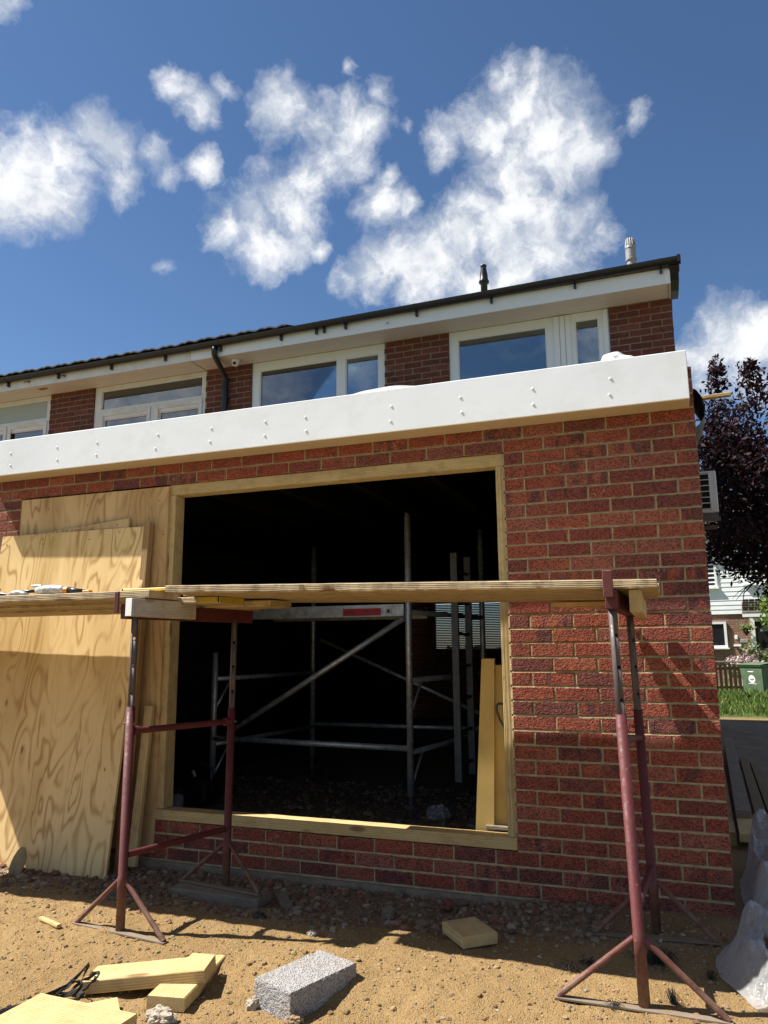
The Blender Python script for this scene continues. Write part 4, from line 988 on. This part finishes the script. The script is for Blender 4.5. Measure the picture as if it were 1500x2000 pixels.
def gutter(par,x0,x1,z0,z1,brs):
    b=B(); n=10
    def prof(r): return [(3.585-r*math.cos(math.pi*k/n),-r*math.sin(math.pi*k/n)) for k in range(n+1)]
    o,i_=prof(.060),prof(.055); poly=o+i_[::-1]
    m=len(poly)
    for xx,zz in ((x0,z0),(x1,z1)):
        for y,z in poly: b.v.append((xx,y,zz+z))
    for k in range(m): b.f.append((k,(k+1)%m,m+(k+1)%m,m+k))
    for e in (0,m): b.f.append(tuple(e+k for k in range(m)))
    gt=part('gutter',b,M_BLACK,par)
    for x in brs:
        zc=z0+(z1-z0)*(x-x0)/(x1-x0); q=B()
        po=[(3.585-.064*math.cos(math.pi*k/n),zc-.064*math.sin(math.pi*k/n)) for k in range(n+1)]+[(3.585+.0605*math.cos(math.pi*k/n),zc-.0605*math.sin(math.pi*k/n)) for k in range(n+1)]
        q.prism(po,0,x-.014,x+.014); q.box(x-.012,x+.012,3.595,3.635,zc-.115,zc-.03); part('gutter_bracket',q,M_BLACK,gt)
    return gt
gt=gutter(HOUSE,HX0+.001,.150,5.045,5.108,(-5.255,-4.398,-3.922,-3.82,-3.541,-2.657,-1.792,-.892,-.034))
b=B(); b.prism([(3.585-.066*math.cos(math.pi*k/10),5.110-.066*math.sin(math.pi*k/10)) for k in range(11)],0,.1505,.158); b.box(.125,.150,3.5185,3.5235,5.045,5.118); part('stop_end',b,M_BLACK,gt)
gutter(NEIGH,NX0,HX0-.001,5.035,5.043,(-11.6,-10.7,-9.8,-8.75,-7.85,-6.95,-6.087))
b=B(); b.tube([(-5.325,3.585,5.0),(-5.325,3.585,4.90),(-5.33,3.60,4.885),(-5.385,3.93,4.73),(-5.392,3.955,4.70),(-5.392,3.955,4.66),(-5.392,3.955,2.75)],[.040,.036,.035,.034,.035,.040,.034],16)
dp=part('downpipe',b,M_BLACK,HOUSE,smooth=False)
for p in dp.data.polygons: p.use_smooth=len(p.vertices)==4
b=B(); b.box(-5.445,-5.339,3.955,4.0,4.43,4.455,ch=.003); part('pipe_clip',b,M_BLACK,dp)
# roofs
def roof(par,x0,x1):
    b=B(); b.prism([(3.60,5.06),(6.60,6.10),(HB+.3,5.06),(HB+.3,5.0),(6.60,6.03),(3.68,5.02)],0,x0,x1); return part('roof',b,M_TILE,par)
RH=roof(HOUSE,HX0+.001,.145); RN=roof(NEIGH,NX0,HX0-.001)
tm=B(); tm.grid(lambda u,w:(u*.285,w*.36,.012+.010*math.sin(u*6.283*1.5)+w*.125),12,1); tm.grid(lambda u,w:(u*.285,w*.36,-.006+.010*math.sin(u*6.283*1.5)+w*.125),12,1)
k=26
for i in range(12): tm.f.append((2*i,2*i+2,k+2*i+2,k+2*i))
tme=tm.mesh('roof_tile',M_TILE)
x=-11.5
while x<-4.55:
    rr=RN if x+.28<HX0 else RH
    link('roof_tile',tme,rr,T(x,3.555,5.088+(.0 if rr is RN else .012)+rb.uniform(-.004,.004))@Matrix.Rotation(rb.uniform(-.02,.02),4,'Y')); x+=.288
b=B(); b.prism([(3.60,5.045),(4.3,5.30),(4.3,4.99),(3.95,4.93),(3.70,4.93)],0,.052,.134); part('verge_box',b,M_BLACK,HOUSE)
fl=B(); fl.lathe([(.042,-.55),(.042,-.245),(.045,-.24),(.062,-.235),(.0635,-.215),(.052,-.19),(.047,-.12),(.034,-.04),(.034,-.02),(.038,-.018),(.038,0.)],(-2.06,4.5,5.915),20)
fo=part('flue',fl,M_BLACK,HOUSE,label='black tapered roof flue',smooth=True)
fl=B(); fl.lathe([(.05,-.5),(.05,-.28),(.062,-.275),(.064,-.255),(.058,-.25),(.059,-.13),(.064,-.125),(.060,-.095),(.045,-.09),(.030,0.),(.001,.002)],(-.325,4.5,5.905),20)
fo=part('flue',fl,M_GREYPL,HOUSE,label='grey caged roof flue',smooth=False)
cg=B()
for k in range(12):
    a=k*math.pi/6; cg.tube([(-.325+.058*math.cos(a),4.5+.058*math.sin(a),5.815),(-.325+.040*math.cos(a),4.5+.040*math.sin(a),5.905)],.006,6)
part('cage',cg,M_GREYPL,fo)
for x,z in ((-8.38,4.955),(-7.75,4.955)):
    q=B(); q.tube([(x,3.634,z),(x,3.60,z)],.012,8); q.tube([(x,3.605,z),(x-.06,3.59,z-.01)],.007,6); part('fascia_hook',q,M_STEEL,NEIGH)
q=B(); q.box(-8.34,-8.20,3.74,3.80,4.880,4.8855); part('rust_stain_vent',q,M_STUD,NEIGH)
q=B(); q.tube([(-3.02,3.6355,4.945),(-3.02,3.615,4.945)],.012,10); part('fascia_hook',q,M_ALU,HOUSE)
# security camera under the soffit
t=thing('security_camera','white dome security camera under the soffit beside the downpipe','camera',(-5.165,3.83,4.885))
q=B(); q.lathe([(.05,0),(.056,-.012),(.052,-.03),(.045,-.036)],(-5.165,3.83,4.8855),18); part('base',q,M_WHITE,t,smooth=True)
q=lump((-5.165,3.82,4.838),(.046,.046,.046),0,1,0,3); part('dome',q,M_WHITE,t,smooth=True)
q=B(); q.tube([(-5.155,3.790,4.825),(-5.148,3.768,4.816)],[.022,.020],14); part('lens',q,M_BLACK,t)
# window blind far inside
t=thing('window_blind','white slatted blind over the far window inside the dark room','blind',(-3.57,HB-.05,2.0))
sl=B(); sl.box(-.62,.62,-.018,.018,-.001,.001); sme=sl.mesh('slat',M_SLAT)
for i in range(27): link('slat',sme,t,T(-3.575,HB-.03,1.99-i*.030)@Matrix.Rotation(.80,4,'X'))
# ================================================================== ON THE FLAT ROOF AND SIDE
def membrane(name,x0,x1,y0,h,label,seed,mat):
    q=B()
    def P(u,w,e):
        x=x0+(x1-x0)*u; env=math.sin(math.pi*min(1,max(0,u)))**.7
        a=w*math.pi
        return (x, y0+.16*(1-math.cos(a))*.5+.015*noise.noise(Vector((x*4,seed,w))), 2.708+(h*env+.01*noise.noise(Vector((x*5,seed,3))))*math.sin(a)**.8 - e)
    q.grid(lambda u,w:P(u,w,0),36,12); q.grid(lambda u,w:P(u,w,.004),36,12)
    return top(name,q,mat,label,'membrane',((x0+x1)/2,y0,2.71),smooth=True)
membrane('rubber_membrane',-2.42,-1.22,.24,.215,'pale folded roofing sheet edge rising behind the middle of the fascia',1,M_GREYRUB)
membrane('rubber_membrane',-5.9,-4.62,.12,.165,'dark folded roofing sheet behind the far left of the fascia',5,M_RUBBER)
b=lump((-.375,.42,2.79),(.135,.14,.195),.14,1.3,4,4,2.706)
b.v=[(x+.05*(2.95-z) if z<2.95 else x-.15*(z-2.95),y,z) for x,y,z in b.v]
top('insulation_sack',b,M_SACK,'dusty white sack on the flat roof below the narrow window','sack',(-.37,.42,2.706))
q=B()
prof=[(-.35,2.725),(-.1,2.73),(-.02,2.735),(.035,2.80),(.055,2.79),(.085,2.74),(.098,2.68),(.092,2.62),(.06,2.57),(.02,2.545)]
q.grid(lambda u,w:(prof[round(u*9)][0]+.012*noise.noise(Vector((u*3,w*4,1))),.72+w*.5,prof[round(u*9)][1]),9,8)
q.grid(lambda u,w:(prof[round(u*9)][0]+.012*noise.noise(Vector((u*3,w*4,1)))-.004,.72+w*.5,prof[round(u*9)][1]-.004),9,8)
top('rubber_membrane',q,M_RUBBER,'black rubber sheet drooping over the right edge of the flat roof','membrane',(0,.95,2.7),smooth=True)
beam('timber_batten',(-.5,1.0,2.80),(.268,1.0,2.822),.045,.021,M_FRAME,'thin timber batten sticking out past the right edge of the flat roof','timber')
t=thing('air_conditioner','grey outdoor air conditioning unit on the side wall behind the tree','air conditioner',(.24,5.3,2.7))
q=B(); q.box(.075,.405,5.006,5.75,2.712,3.19,ch=.01); part('casing',q,M_ACW,t)
q=B(); q.box(.095,.325,5.0,5.0055,2.75,3.165); part('grille_back',q,M_DARK,t)
for i in range(7): 
    q=B(); q.box(.095,.325,4.990,4.9995,2.748+i*.067,2.757+i*.067); part('slat',q,M_ACW,t)
q=B(); q.box(.322,.342,4.990,5.0055,2.74,3.17,ch=.003); part('corner_trim',q,M_ACW,t)
q=B(); q.box(.056,.42,5.02,5.06,2.62,2.66); q.box(.056,.42,5.68,5.72,2.62,2.66); q.box(.056,.08,5.02,5.06,2.4,2.62); q.box(.08,.40,5.021,5.059,2.661,2.711); part('bracket',q,M_STEEL,t)
# planks stacked along the side
def plank(p0,p1,w,h,mat,label): return beam('timber_plank',p0,p1,w,h,mat,label,'timber',None,(0,0,1),'planks along the side of the extension',20)
plank((.180,1.78,.127),(.362,6.2,.127),.098,.046,M_OLDW,'grey topped plank, uppermost of the stack beside the brick corner')
plank((.165,1.30,.078),(.335,5.6,.078),.098,.046,M_PINE,'yellow treated plank just under the grey one beside the brick corner')
plank((.085,1.45,.03),(.235,5.9,.03),.045,.095,M_FRAME,'narrow plank on edge closest to the brick corner in the stack')
plank((.285,1.35,.036),(.445,5.2,.036),.075,.046,M_DECK,'low brown plank right of the grey one in the stack')
plank((.385,1.55,.034),(.520,4.9,.034),.075,.042,M_DECK,'outermost low brown plank of the stack, next to the path')
# polythene heap
def poly_h(x,y):
    e =.30*math.exp(-(((x-.26)/.17)**2+((y-.60)/.30)**2)**1.6)
    e=max(e,.235*math.exp(-(((x-.19)/.17)**2+((y-.02)/.26)**2)**1.4)); e=max(e,.13*math.exp(-(((x-.08)/.15)**2+((y+.33)/.24)**2)**1.4)); e=max(e,.085*math.exp(-(((x-.02)/.22)**2+((y+.62)/.26)**2)**1.3))
    return e
XL=[(-1.0,.09),(-.93,-.01),(-.80,-.06),(-.70,-.105),(-.60,-.125),(-.48,-.105),(-.35,-.060),(-.22,-.015),(-.10,.028),(.02,.042),(.12,.05),(.22,.045),(.35,.045),(.6,.06),(.85,.10),(1.0,.2)]
def xl(y):
    for (a,u),(c,w) in zip(XL,XL[1:]):
        if a<=y<=c: return u+(w-u)*(y-a)/(c-a)
    return .2
q=B(); NU,NV=84,150; idx={}
for j in range(NV+1):
    y=-1.0+2.0*j/NV; a=xl(y)+.012*noise.noise(Vector((y*9,2,1)))
    for i in range(NU+1):
        x=a+(.62-a)*(i/NU)
        wx=x+.05*noise.noise(Vector((x*7,y*7,3))); wy=y+.05*noise.noise(Vector((x*7,y*7,8))); r1=1-2*abs(noise.noise(Vector((wx*4.5+wy*1.5,wy*3.2-wx,.7)))); r2=(1-min(1,2.2*abs(noise.noise(Vector((wx*9+wy*4,wy*5-wx*6,2.2))))))**2; r3=(1-min(1,2.4*abs(noise.noise(Vector((wx*17-wy*9,wy*12+wx*5,5))))))**2
        e=poly_h(x,y); ed=sm(i/NU,0,.16)*sm(min(y+1.0,1.0-y),0,.1)
        z=gh(x,y)+.006+ed*(e*(.78+.26*r1)+.030*max(0,r1)+.045*r2+.028*r3)
        hole=((x-.13)/.065)**2+((y+.64)/.09)**2+.25*noise.noise(Vector((x*12,y*12,9)))<1
        idx[i,j]=None if hole else len(q.v)
        if not hole: q.v.append((x,y,z))
for j in range(NV):
    for i in range(NU):
        f=[idx[i,j],idx[i+1,j],idx[i+1,j+1],idx[i,j+1]]
        if None not in f: q.f.append(tuple(f))
top('polythene_sheet',q,M_POLY,'crumpled clear polythene sheet heaped at the right corner of the brick wall','plastic sheet',(.1,0,0),smooth=True)
# ================================================================== BEYOND THE PASSAGE
def leafcloud(b,clumps,n,size,cols,rr,up=.0):
    for i in range(n):
        c=rr.choice(clumps); p=Vector(c[:3])+Vector((rr.gauss(0,1),rr.gauss(0,1),rr.gauss(0,.85)))*c[3]*.55
        d=Vector((rr.gauss(0,1),rr.gauss(0,1),rr.gauss(0,1)+up)).normalized(); e=d.cross(Vector((rr.gauss(0,1),rr.gauss(0,1),rr.gauss(0,1)))).normalized()
        s=size*rr.uniform(.6,1.3); k=rr.uniform(.7,1.3); t=rr.choice(cols); t=tuple(v*k for v in t)
        b.add([p-d*s,p+e*s*.45+d*s*.1,p+d*s,p-e*s*.45+d*s*.1],[(0,1,2,3)],t)
rt=random.Random(21)
TREE=thing('purple_leaved_tree','dark purple leaved tree growing beyond the passage at the right edge','tree',(1.42,9.9,0))
b=B(); b.tube([(1.42,9.9,-.1),(1.40,9.9,.25),(1.43,9.92,1.1),(1.50,9.98,2.0),(1.62,10.1,3.0),(1.75,10.2,4.2),(1.8,10.25,5.4)],[.22,.17,.145,.13,.11,.07,.02],14); part('trunk',b,M_TRUNK,TREE,smooth=True)
clumps=[]; b=B()
for i in range(15):
    a=rt.uniform(0,6.28); z0=rt.uniform(2.3,4.4); L=rt.uniform(.9,1.75); s=Vector((1.5+.12*(z0-2),9.98+.1*(z0-2),z0)); dirn=Vector((math.cos(a)*.9,math.sin(a)*.9,rt.uniform(.15,1.0)))
    if i<5: dirn=Vector((-.85,rt.uniform(-.4,.6),rt.uniform(.1,.9)))
    e=s+dirn*L*.8; m=s.lerp(e,.5)+Vector((0,0,.12)); b.tube([s,m,e],[.05,.032,.01],7)
    for k in range(4): 
        p=s.lerp(e,.35+.22*k)+Vector((rt.gauss(0,.22),rt.gauss(0,.22),rt.gauss(0,.2))); clumps.append((*p,rt.uniform(.28,.5)))
b.tube([(1.35,9.9,2.35),(1.05,9.75,2.2),(.86,9.7,1.98)],[.02,.012,.004],5); b.tube([(1.2,9.85,2.3),(1.0,9.9,2.1),(.95,9.9,1.85)],[.015,.009,.003],5); b.tube([(1.05,9.75,2.2),(.92,9.75,2.12),(.80,9.75,2.0)],[.009,.006,.002],5)
part('branch',b,M_TRUNK,TREE,smooth=True)
for i in range(74):
    a=rt.uniform(0,6.28); u=rt.uniform(-1,1); rad=rt.uniform(.35,1)**.5
    clumps.append((1.75+1.25*rad*math.cos(a)*math.sqrt(1-u*u),10.2+1.3*rad*math.sin(a)*math.sqrt(1-u*u),3.95+1.6*rad*u,rt.uniform(.25,.45)))
for p in ((.86,9.9,5.35,.20),(.85,9.9,4.95,.28),(.72,9.8,4.6,.3),(.60,9.8,4.0,.28),(.55,9.8,3.4,.3),(.58,9.8,2.95,.25),(1.1,9.9,4.9,.3),(1.38,9.9,5.3,.28),(1.5,9.9,5.55,.25),(.62,9.7,2.75,.22),(.8,9.8,2.65,.25),(1.0,9.8,2.5,.22),(1.45,9.8,2.1,.22),(1.25,9.8,2.45,.25),(.87,9.9,5.75,.16),(.88,9.9,6.0,.12),(1.40,9.9,5.75,.22),(1.42,9.9,6.0,.14),(.74,9.8,5.05,.2),(.63,9.8,4.45,.25),(.58,9.8,4.7,.16),(.70,9.8,3.7,.35),(.9,9.8,4.3,.35),(.75,9.8,3.1,.35),(1.0,9.8,2.8,.35)): clumps.append(p)
b=B(); leafcloud(b,clumps,25000,.052,[(.022,.010,.015),(.034,.013,.020),(.016,.009,.012),(.05,.018,.024),(.028,.016,.016)],rt)
leafcloud(b,[(.865,9.9,6.05,.12),(.87,9.9,6.2,.09),(1.42,9.9,6.05,.1)],130,.045,[(.06,.028,.03),(.08,.04,.04)],rt)
part('crown',b.mesh('crown',M_LEAF,recalc=False),None,TREE) if False else None
me=b; me.v=[(p[0]-1.42,p[1]-9.9,p[2]) for p in me.v]; link('crown',me.mesh('crown',M_LEAF,recalc=False),TREE,T(1.42,9.9,0))
# grass on the verge
b=B(); rg=random.Random(9)
for i in range(5200):
    x=rg.uniform(.3,2.6); y=rg.uniform(10.9,13.9); 
    if rg.random()>sm(y,10.8,12.2)*.9+.1: continue
    h=rg.uniform(.05,.20)*(1+.9*sm(y,11.8,13.2)); a=rg.uniform(0,6.28); w=.008; dx,dy=math.cos(a)*w,math.sin(a)*w; lx,ly=rg.gauss(0,.35)*h,rg.gauss(0,.35)*h
    t=rg.choice([(.10,.17,.03),(.15,.22,.05),(.07,.13,.025),(.24,.26,.09)]); b.add([(x-dx,y-dy,-.02),(x+dx,y+dy,-.02),(x+lx*.4+dx*.6,y+ly*.4,h*.6),(x+lx,y+ly,h)],[(0,1,2,3)],t)
o=link('grass',b.mesh('grass',M_LEAF,recalc=False)); o['kind']='stuff'
# wheelie bin turned a quarter towards us
BM=T(1.545,14.02,-.02)@Matrix.Rotation(math.radians(-46),4,'Z')
t=thing('wheelie_bin','green wheelie bin with a round white emblem on its sunlit front, in long grass','bin',(1.545,14.02,-.02))
def binpart(name,q,mat,par=None,smooth=False): 
    q.v=[tuple(BM@Vector(p)) for p in q.v]; return part(name,q,mat,par or t,smooth=smooth)
q=B(); w0,w1,d0,d1=.23,.275,.24,.31
q.add([(-w0,-d0,.03),(w0,-d0,.03),(w0,d0,.03),(-w0,d0,.03),(-w1,-d1,.80),(w1,-d1,.80),(w1,d1,.80),(-w1,d1,.80)],[(0,3,2,1),(4,5,6,7),(0,1,5,4),(1,2,6,5),(2,3,7,6),(3,0,4,7)]); binpart('bin_body',q,M_BINGREEN)
q=B(); q.box(-.30,.30,-.335,.33,.803,.845,ch=.012); binpart('rim',q,M_BINGREEN)
q=B(); q.grid(lambda u,v:(-.29+.58*u,-.335+.68*v,.847+.055*math.sin(math.pi*v)**.6*(.6+.4*math.sin(math.pi*u))),8,8); q.box(-.30,.30,-.35,-.32,.836,.862,ch=.008); binpart('lid',q,M_BINGREEN)
q=B(); q.tube([(-.25,.36,.80),(.25,.36,.80)],.016,10); binpart('handle',q,M_BINGREEN)
for sx in (-1,1): q=B(); q.tube([(sx*.23,.25,.09),(sx*.28,.25,.09)],.10,16); binpart('wheel',q,M_BLACK)
def onfront(z): return -(d0+(d1-d0)*(z-.03)/.77)-.004
em=B(); n=24; zc=.55
em.add([(0,onfront(zc),zc)]+[(.082*math.cos(k*2*math.pi/n),onfront(zc+.082*math.sin(k*2*math.pi/n)),zc+.082*math.sin(k*2*math.pi/n)) for k in range(n)],[(0,1+k,1+(k+1)%n) for k in range(n)]); E_=binpart('emblem',em,M_WHITE)
q=B(); 
for (x0,x1,z0,z1) in ((-.05,.05,.545,.557),(-.006,.006,.51,.60),(-.035,-.025,.53,.575),(.025,.035,.53,.575)): q.box(x0,x1,onfront(z0)-.004,onfront(z0)-.002,z0,z1)
binpart('emblem_mark',q,M_BINGREEN,E_)
for a,c,z,h in ((-.10,.10,.450,.010),(-.08,.06,.695,.017)): q=B(); q.box(a,c,onfront(z)-.002,onfront(z),z,z+h); binpart('printed_strip',q,M_WHITE)
# picket fence
t=thing('picket_fence','low brown picket fence with grey top rail left of the green bin','fence',(.95,15.8,0))
FM=T(.95,15.9,0)@Matrix.Rotation(math.radians(20),4,'Z')
pk=B(); pk.box(-.034,.034,0,.016,0,.80,ch=.004); pkm=pk.mesh('picket',M_FENCE)
for i in range(12): link('picket',pkm,t,FM@T(-.55+i*.112,0,rg.uniform(-.02,.02)))
for z in (.22,.66): q=B(); q.box(-.65,.80,.018,.05,z,z+.06); link('rail',q.mesh('rail',M_FENCE),t,FM)
q=B(); q.box(-.65,.42,-.02,.05,.825,.86,ch=.004); link('top_rail',q.mesh('top_rail',M_GREYW),t,FM)
q=B(); q.box(.40,.47,-.005,.065,0,.87,ch=.004); link('post',q.mesh('post',M_GREYW),t,FM)
# flowering bush
t=thing('flowering_bush','rounded bush of pale pink flowers behind the green bin','bush',(2.0,18.5,0))
cl=[(1.95+rg.gauss(0,.40),18.5+rg.gauss(0,.25),.70+rg.gauss(0,.14),.20) for i in range(26)]
b=B(); leafcloud(b,cl,2600,.05,[(.07,.11,.03),(.12,.17,.05),(.17,.19,.07)],rg); b.v=[(p[0]-2.0,p[1]-18.5,p[2]) for p in b.v]; link('foliage',b.mesh('foliage',M_LEAF,recalc=False),t,T(2.0,18.5,0))
cl=[(1.95+rg.gauss(0,.45),18.3+rg.gauss(0,.2),.76+rg.gauss(0,.14),.12) for i in range(26)]
b=B(); leafcloud(b,cl,1100,.04,[(.50,.34,.35),(.45,.25,.30),(.58,.48,.44)],rg); b.v=[(p[0]-2.0,p[1]-18.5,p[2]) for p in b.v]; link('flowers',b.mesh('flowers',M_LEAF,recalc=False),t,T(2.0,18.5,0))
# house across the way
def mat_wallbrick():
    m,g,b=newmat('far_brickwork'); p=g.obj()
    br=g.n('TexBrick'); cv=g.n('CombineXYZ'); s=g.n('SeparateXYZ'); g.put(s.inputs[0],p); g.put(cv.inputs[0],s.outputs[0]); g.put(cv.inputs[1],s.outputs[2]); g.put(br.inputs['Vector'],cv.outputs[0])
    br.inputs['Scale'].default_value=1; br.inputs['Brick Width'].default_value=.225; br.inputs['Row Height'].default_value=.075; br.inputs['Mortar Size'].default_value=.009
    br.inputs['Color1'].default_value=(.30,.125,.07,1); br.inputs['Color2'].default_value=(.20,.085,.055,1); br.inputs['Mortar'].default_value=(.30,.25,.2,1)
    setb(g,b,g.mix(g.rng(g.noise(p,3,4,.6),.35,.65,0,.4),br.outputs[0],(.16,.07,.05)),.9,nrm=g.bump(br.outputs[1],-.006)); return m
M_FARB=mat_wallbrick()
O2=Vector((1.10,23.62,0)); HM=T(*O2)@Matrix.Rotation(math.radians(-8),4,'Z')@Matrix.Diagonal((1.13,1,1,1))
t=thing('clad_house','house across the way with white boarded upper wall over brick','house',tuple(O2))
def hp(name,q,mat,par=None,label=None,smooth=False):
    o=link(name,q.mesh(name,mat,smooth),par or t,HM)
    if label: o['label']=label
    return o
q=B(); q.box(-5,6.5,.02,7,-.1,5.0); hp('wall',q,M_FARB)
q=B(); q.prism([(-.35,4.95),(7.3,4.95),(3.5,7.0)],0,-5.2,6.7); hp('roof',q,M_TILE)
cb=B(); cb.add([(-5,-.024,0),(6.5,-.024,0),(6.5,.018,0),(-5,.018,0),(-5,-.012,.15),(6.5,-.012,.15),(6.5,.018,.15),(-5,.018,.15)],[(0,1,2,3),(4,7,6,5),(0,4,5,1),(1,5,6,2),(2,6,7,3),(3,7,4,0)]); cbm=cb.mesh('cladding_board',M_WHITE)
for i in range(18): link('cladding_board',cbm,t,HM@T(0,0,2.24+i*.15))
def win2(u0,u1,z0,z1,sill=True):
    q=B(); w=.07; q.box(u0,u0+w,-.06,.015,z0,z1); q.box(u1-w,u1,-.06,.015,z0,z1); q.box(u0+w,u1-w,-.06,.015,z1-w,z1); q.box(u0+w,u1-w,-.06,.015,z0,z0+w); q.box(u0-.04,u1+.04,-.12,.0,z0-.05,z0-.002); f=hp('window',q,M_WHITE)
    q=B(); q.box(u0+w,u1-w,-.02,.012,z0+w,z1-w); o=link('pane',q.mesh('pane',M_BLACK),f,HM)
win2(-1.2,.40,1.15,1.99); win2(-1.1,.26,3.14,4.5); win2(.98,2.3,3.20,4.5)
q=B(); q.add([(.86,.0,2.62),(3.0,.0,2.62),(3.0,-.95,2.26),(.90,-.95,2.26),(.86,.0,2.55),(3.0,.0,2.55),(3.0,-.95,2.20),(.90,-.95,2.20)],[(0,3,2,1),(4,5,6,7),(0,1,5,4),(1,2,6,5),(2,3,7,6),(3,0,4,7)]); pr_=hp('porch_roof',q,M_TILE)
tq=B(); tq.box(-.07,.07,-.012,.012,-.12,.12,ch=.004); tqm=tq.mesh('porch_tile',M_TILE)
for i in range(13):
    for j in range(4): link('porch_tile',tqm,pr_,HM@T(.98+i*.155,-.12-j*.235,2.62-.04-j*.088)@Matrix.Rotation(math.radians(20),4,'X')@Matrix.Rotation(math.pi/2,4,'Z')@T(0,0,.01)@Matrix.Rotation(math.pi/2,4,'Z'))
q=B(); q.box(.90,3.0,-1.0,-.96,2.10,2.20); hp('porch_fascia',q,M_WHITE)
q=B(); q.box(1.03,1.15,-.05,.015,0,2.08); q.box(1.93,2.12,-.05,.015,0,2.08); q.box(1.15,1.93,-.05,.015,1.98,2.08); hp('door_frame',q,M_WHITE)
q=B(); q.box(1.15,1.93,-.02,.012,0,1.98); d=hp('door',q,M_BLACK)
q=B(); n=12; q.add([(1.54,-.024,1.66)]+[(1.54+.26*math.cos(k*math.pi/n),-.024,1.66+.22*math.sin(k*math.pi/n)) for k in range(n+1)],[(0,k+1,k+2) for k in range(n)]); link('fanlight',q.mesh('fanlight',M_GREYPL),d,HM)
q=B(); q.box(1.32,1.76,-.026,-.021,.7,1.45); link('door_panel',q.mesh('door_panel',M_DARK),d,HM)
q=B(); q.box(.60,.68,-.05,.018,1.42,1.54,ch=.01); hp('door_bell_box',q,M_WHITE)
q=B(); q.box(.74,.95,-.06,.018,1.30,1.42,ch=.01); hp('meter_box',q,M_GREYPL)
q=B(); q.box(.56,.76,-.10,.018,1.18,1.24,ch=.01); hp('wall_planter',q,M_WHITE)
def at2(u,v,z): return HM@Vector((u,v,z))
c=at2(.93,-.25,1.75)
t3=thing('hanging_basket','small hanging basket of pale green leaves beside the far front door','basket',tuple(c))
q=B(); q.lathe([(.02,-.22),(.09,-.12),(.13,0)],tuple(c),12); part('pot',q,M_BLACK,t3)
b=B(); leafcloud(b,[(c.x,c.y,c.z+.05,.15),(c.x+.12,c.y,c.z+.02,.1),(c.x-.1,c.y,c.z+.04,.1)],260,.05,[(.16,.26,.05),(.26,.34,.09),(.45,.40,.28)],rg); b.v=[(p[0]-c.x,p[1]-c.y,p[2]-c.z) for p in b.v]; link('foliage',b.mesh('foliage',M_LEAF,recalc=False),t3,T(*c))
q=B(); q.tube([(c.x,c.y,c.z),(c.x,c.y,c.z+.45)],.006,5); q.tube([(c.x,c.y,c.z+.45),at2(.93,.0,c.z+.45)],.008,5); part('hanger',q,M_BLACK,t3)
cc=[at2(1.9+rg.uniform(-.45,.6),-1.0+rg.uniform(-.2,.3),2.35+rg.uniform(-.25,.35)) for i in range(10)]
t3=thing('climbing_plant','light green climber spilling over the far porch roof','plant',tuple(at2(2.2,-1.0,0)))
b=B(); leafcloud(b,[(*p,.28) for p in cc],1500,.07,[(.10,.17,.03),(.17,.24,.05),(.25,.30,.08)],rg); o0=at2(2.2,-1.0,0); b.v=[(p[0]-o0.x,p[1]-o0.y,p[2]) for p in b.v]; link('foliage',b.mesh('foliage',M_LEAF,recalc=False),t3,T(*o0))
q=B(); q.tube([at2(2.6,-.9,0),at2(2.55,-.95,1.2),at2(2.3,-.97,2.3)],.02,6); part('stem',q,M_TRUNK,t3)
# hedge and gardens far off so the ground does not end bare
b=B(); cl=[(x,44+rg.uniform(-2,2),rg.uniform(.1,.9),.6) for x in range(-40,60,2) for _ in (0,1)]
leafcloud(b,cl,9000,.32,[(.05,.08,.025),(.07,.11,.03),(.04,.06,.02)],rg); o=link('far_hedge',b.mesh('far_hedge',M_LEAF,recalc=False)); o['kind']='stuff'
print('OBJECTS',len(bpy.data.objects),'TRIS',sum(len(p.vertices)-2 for m in bpy.data.meshes for p in m.polygons))
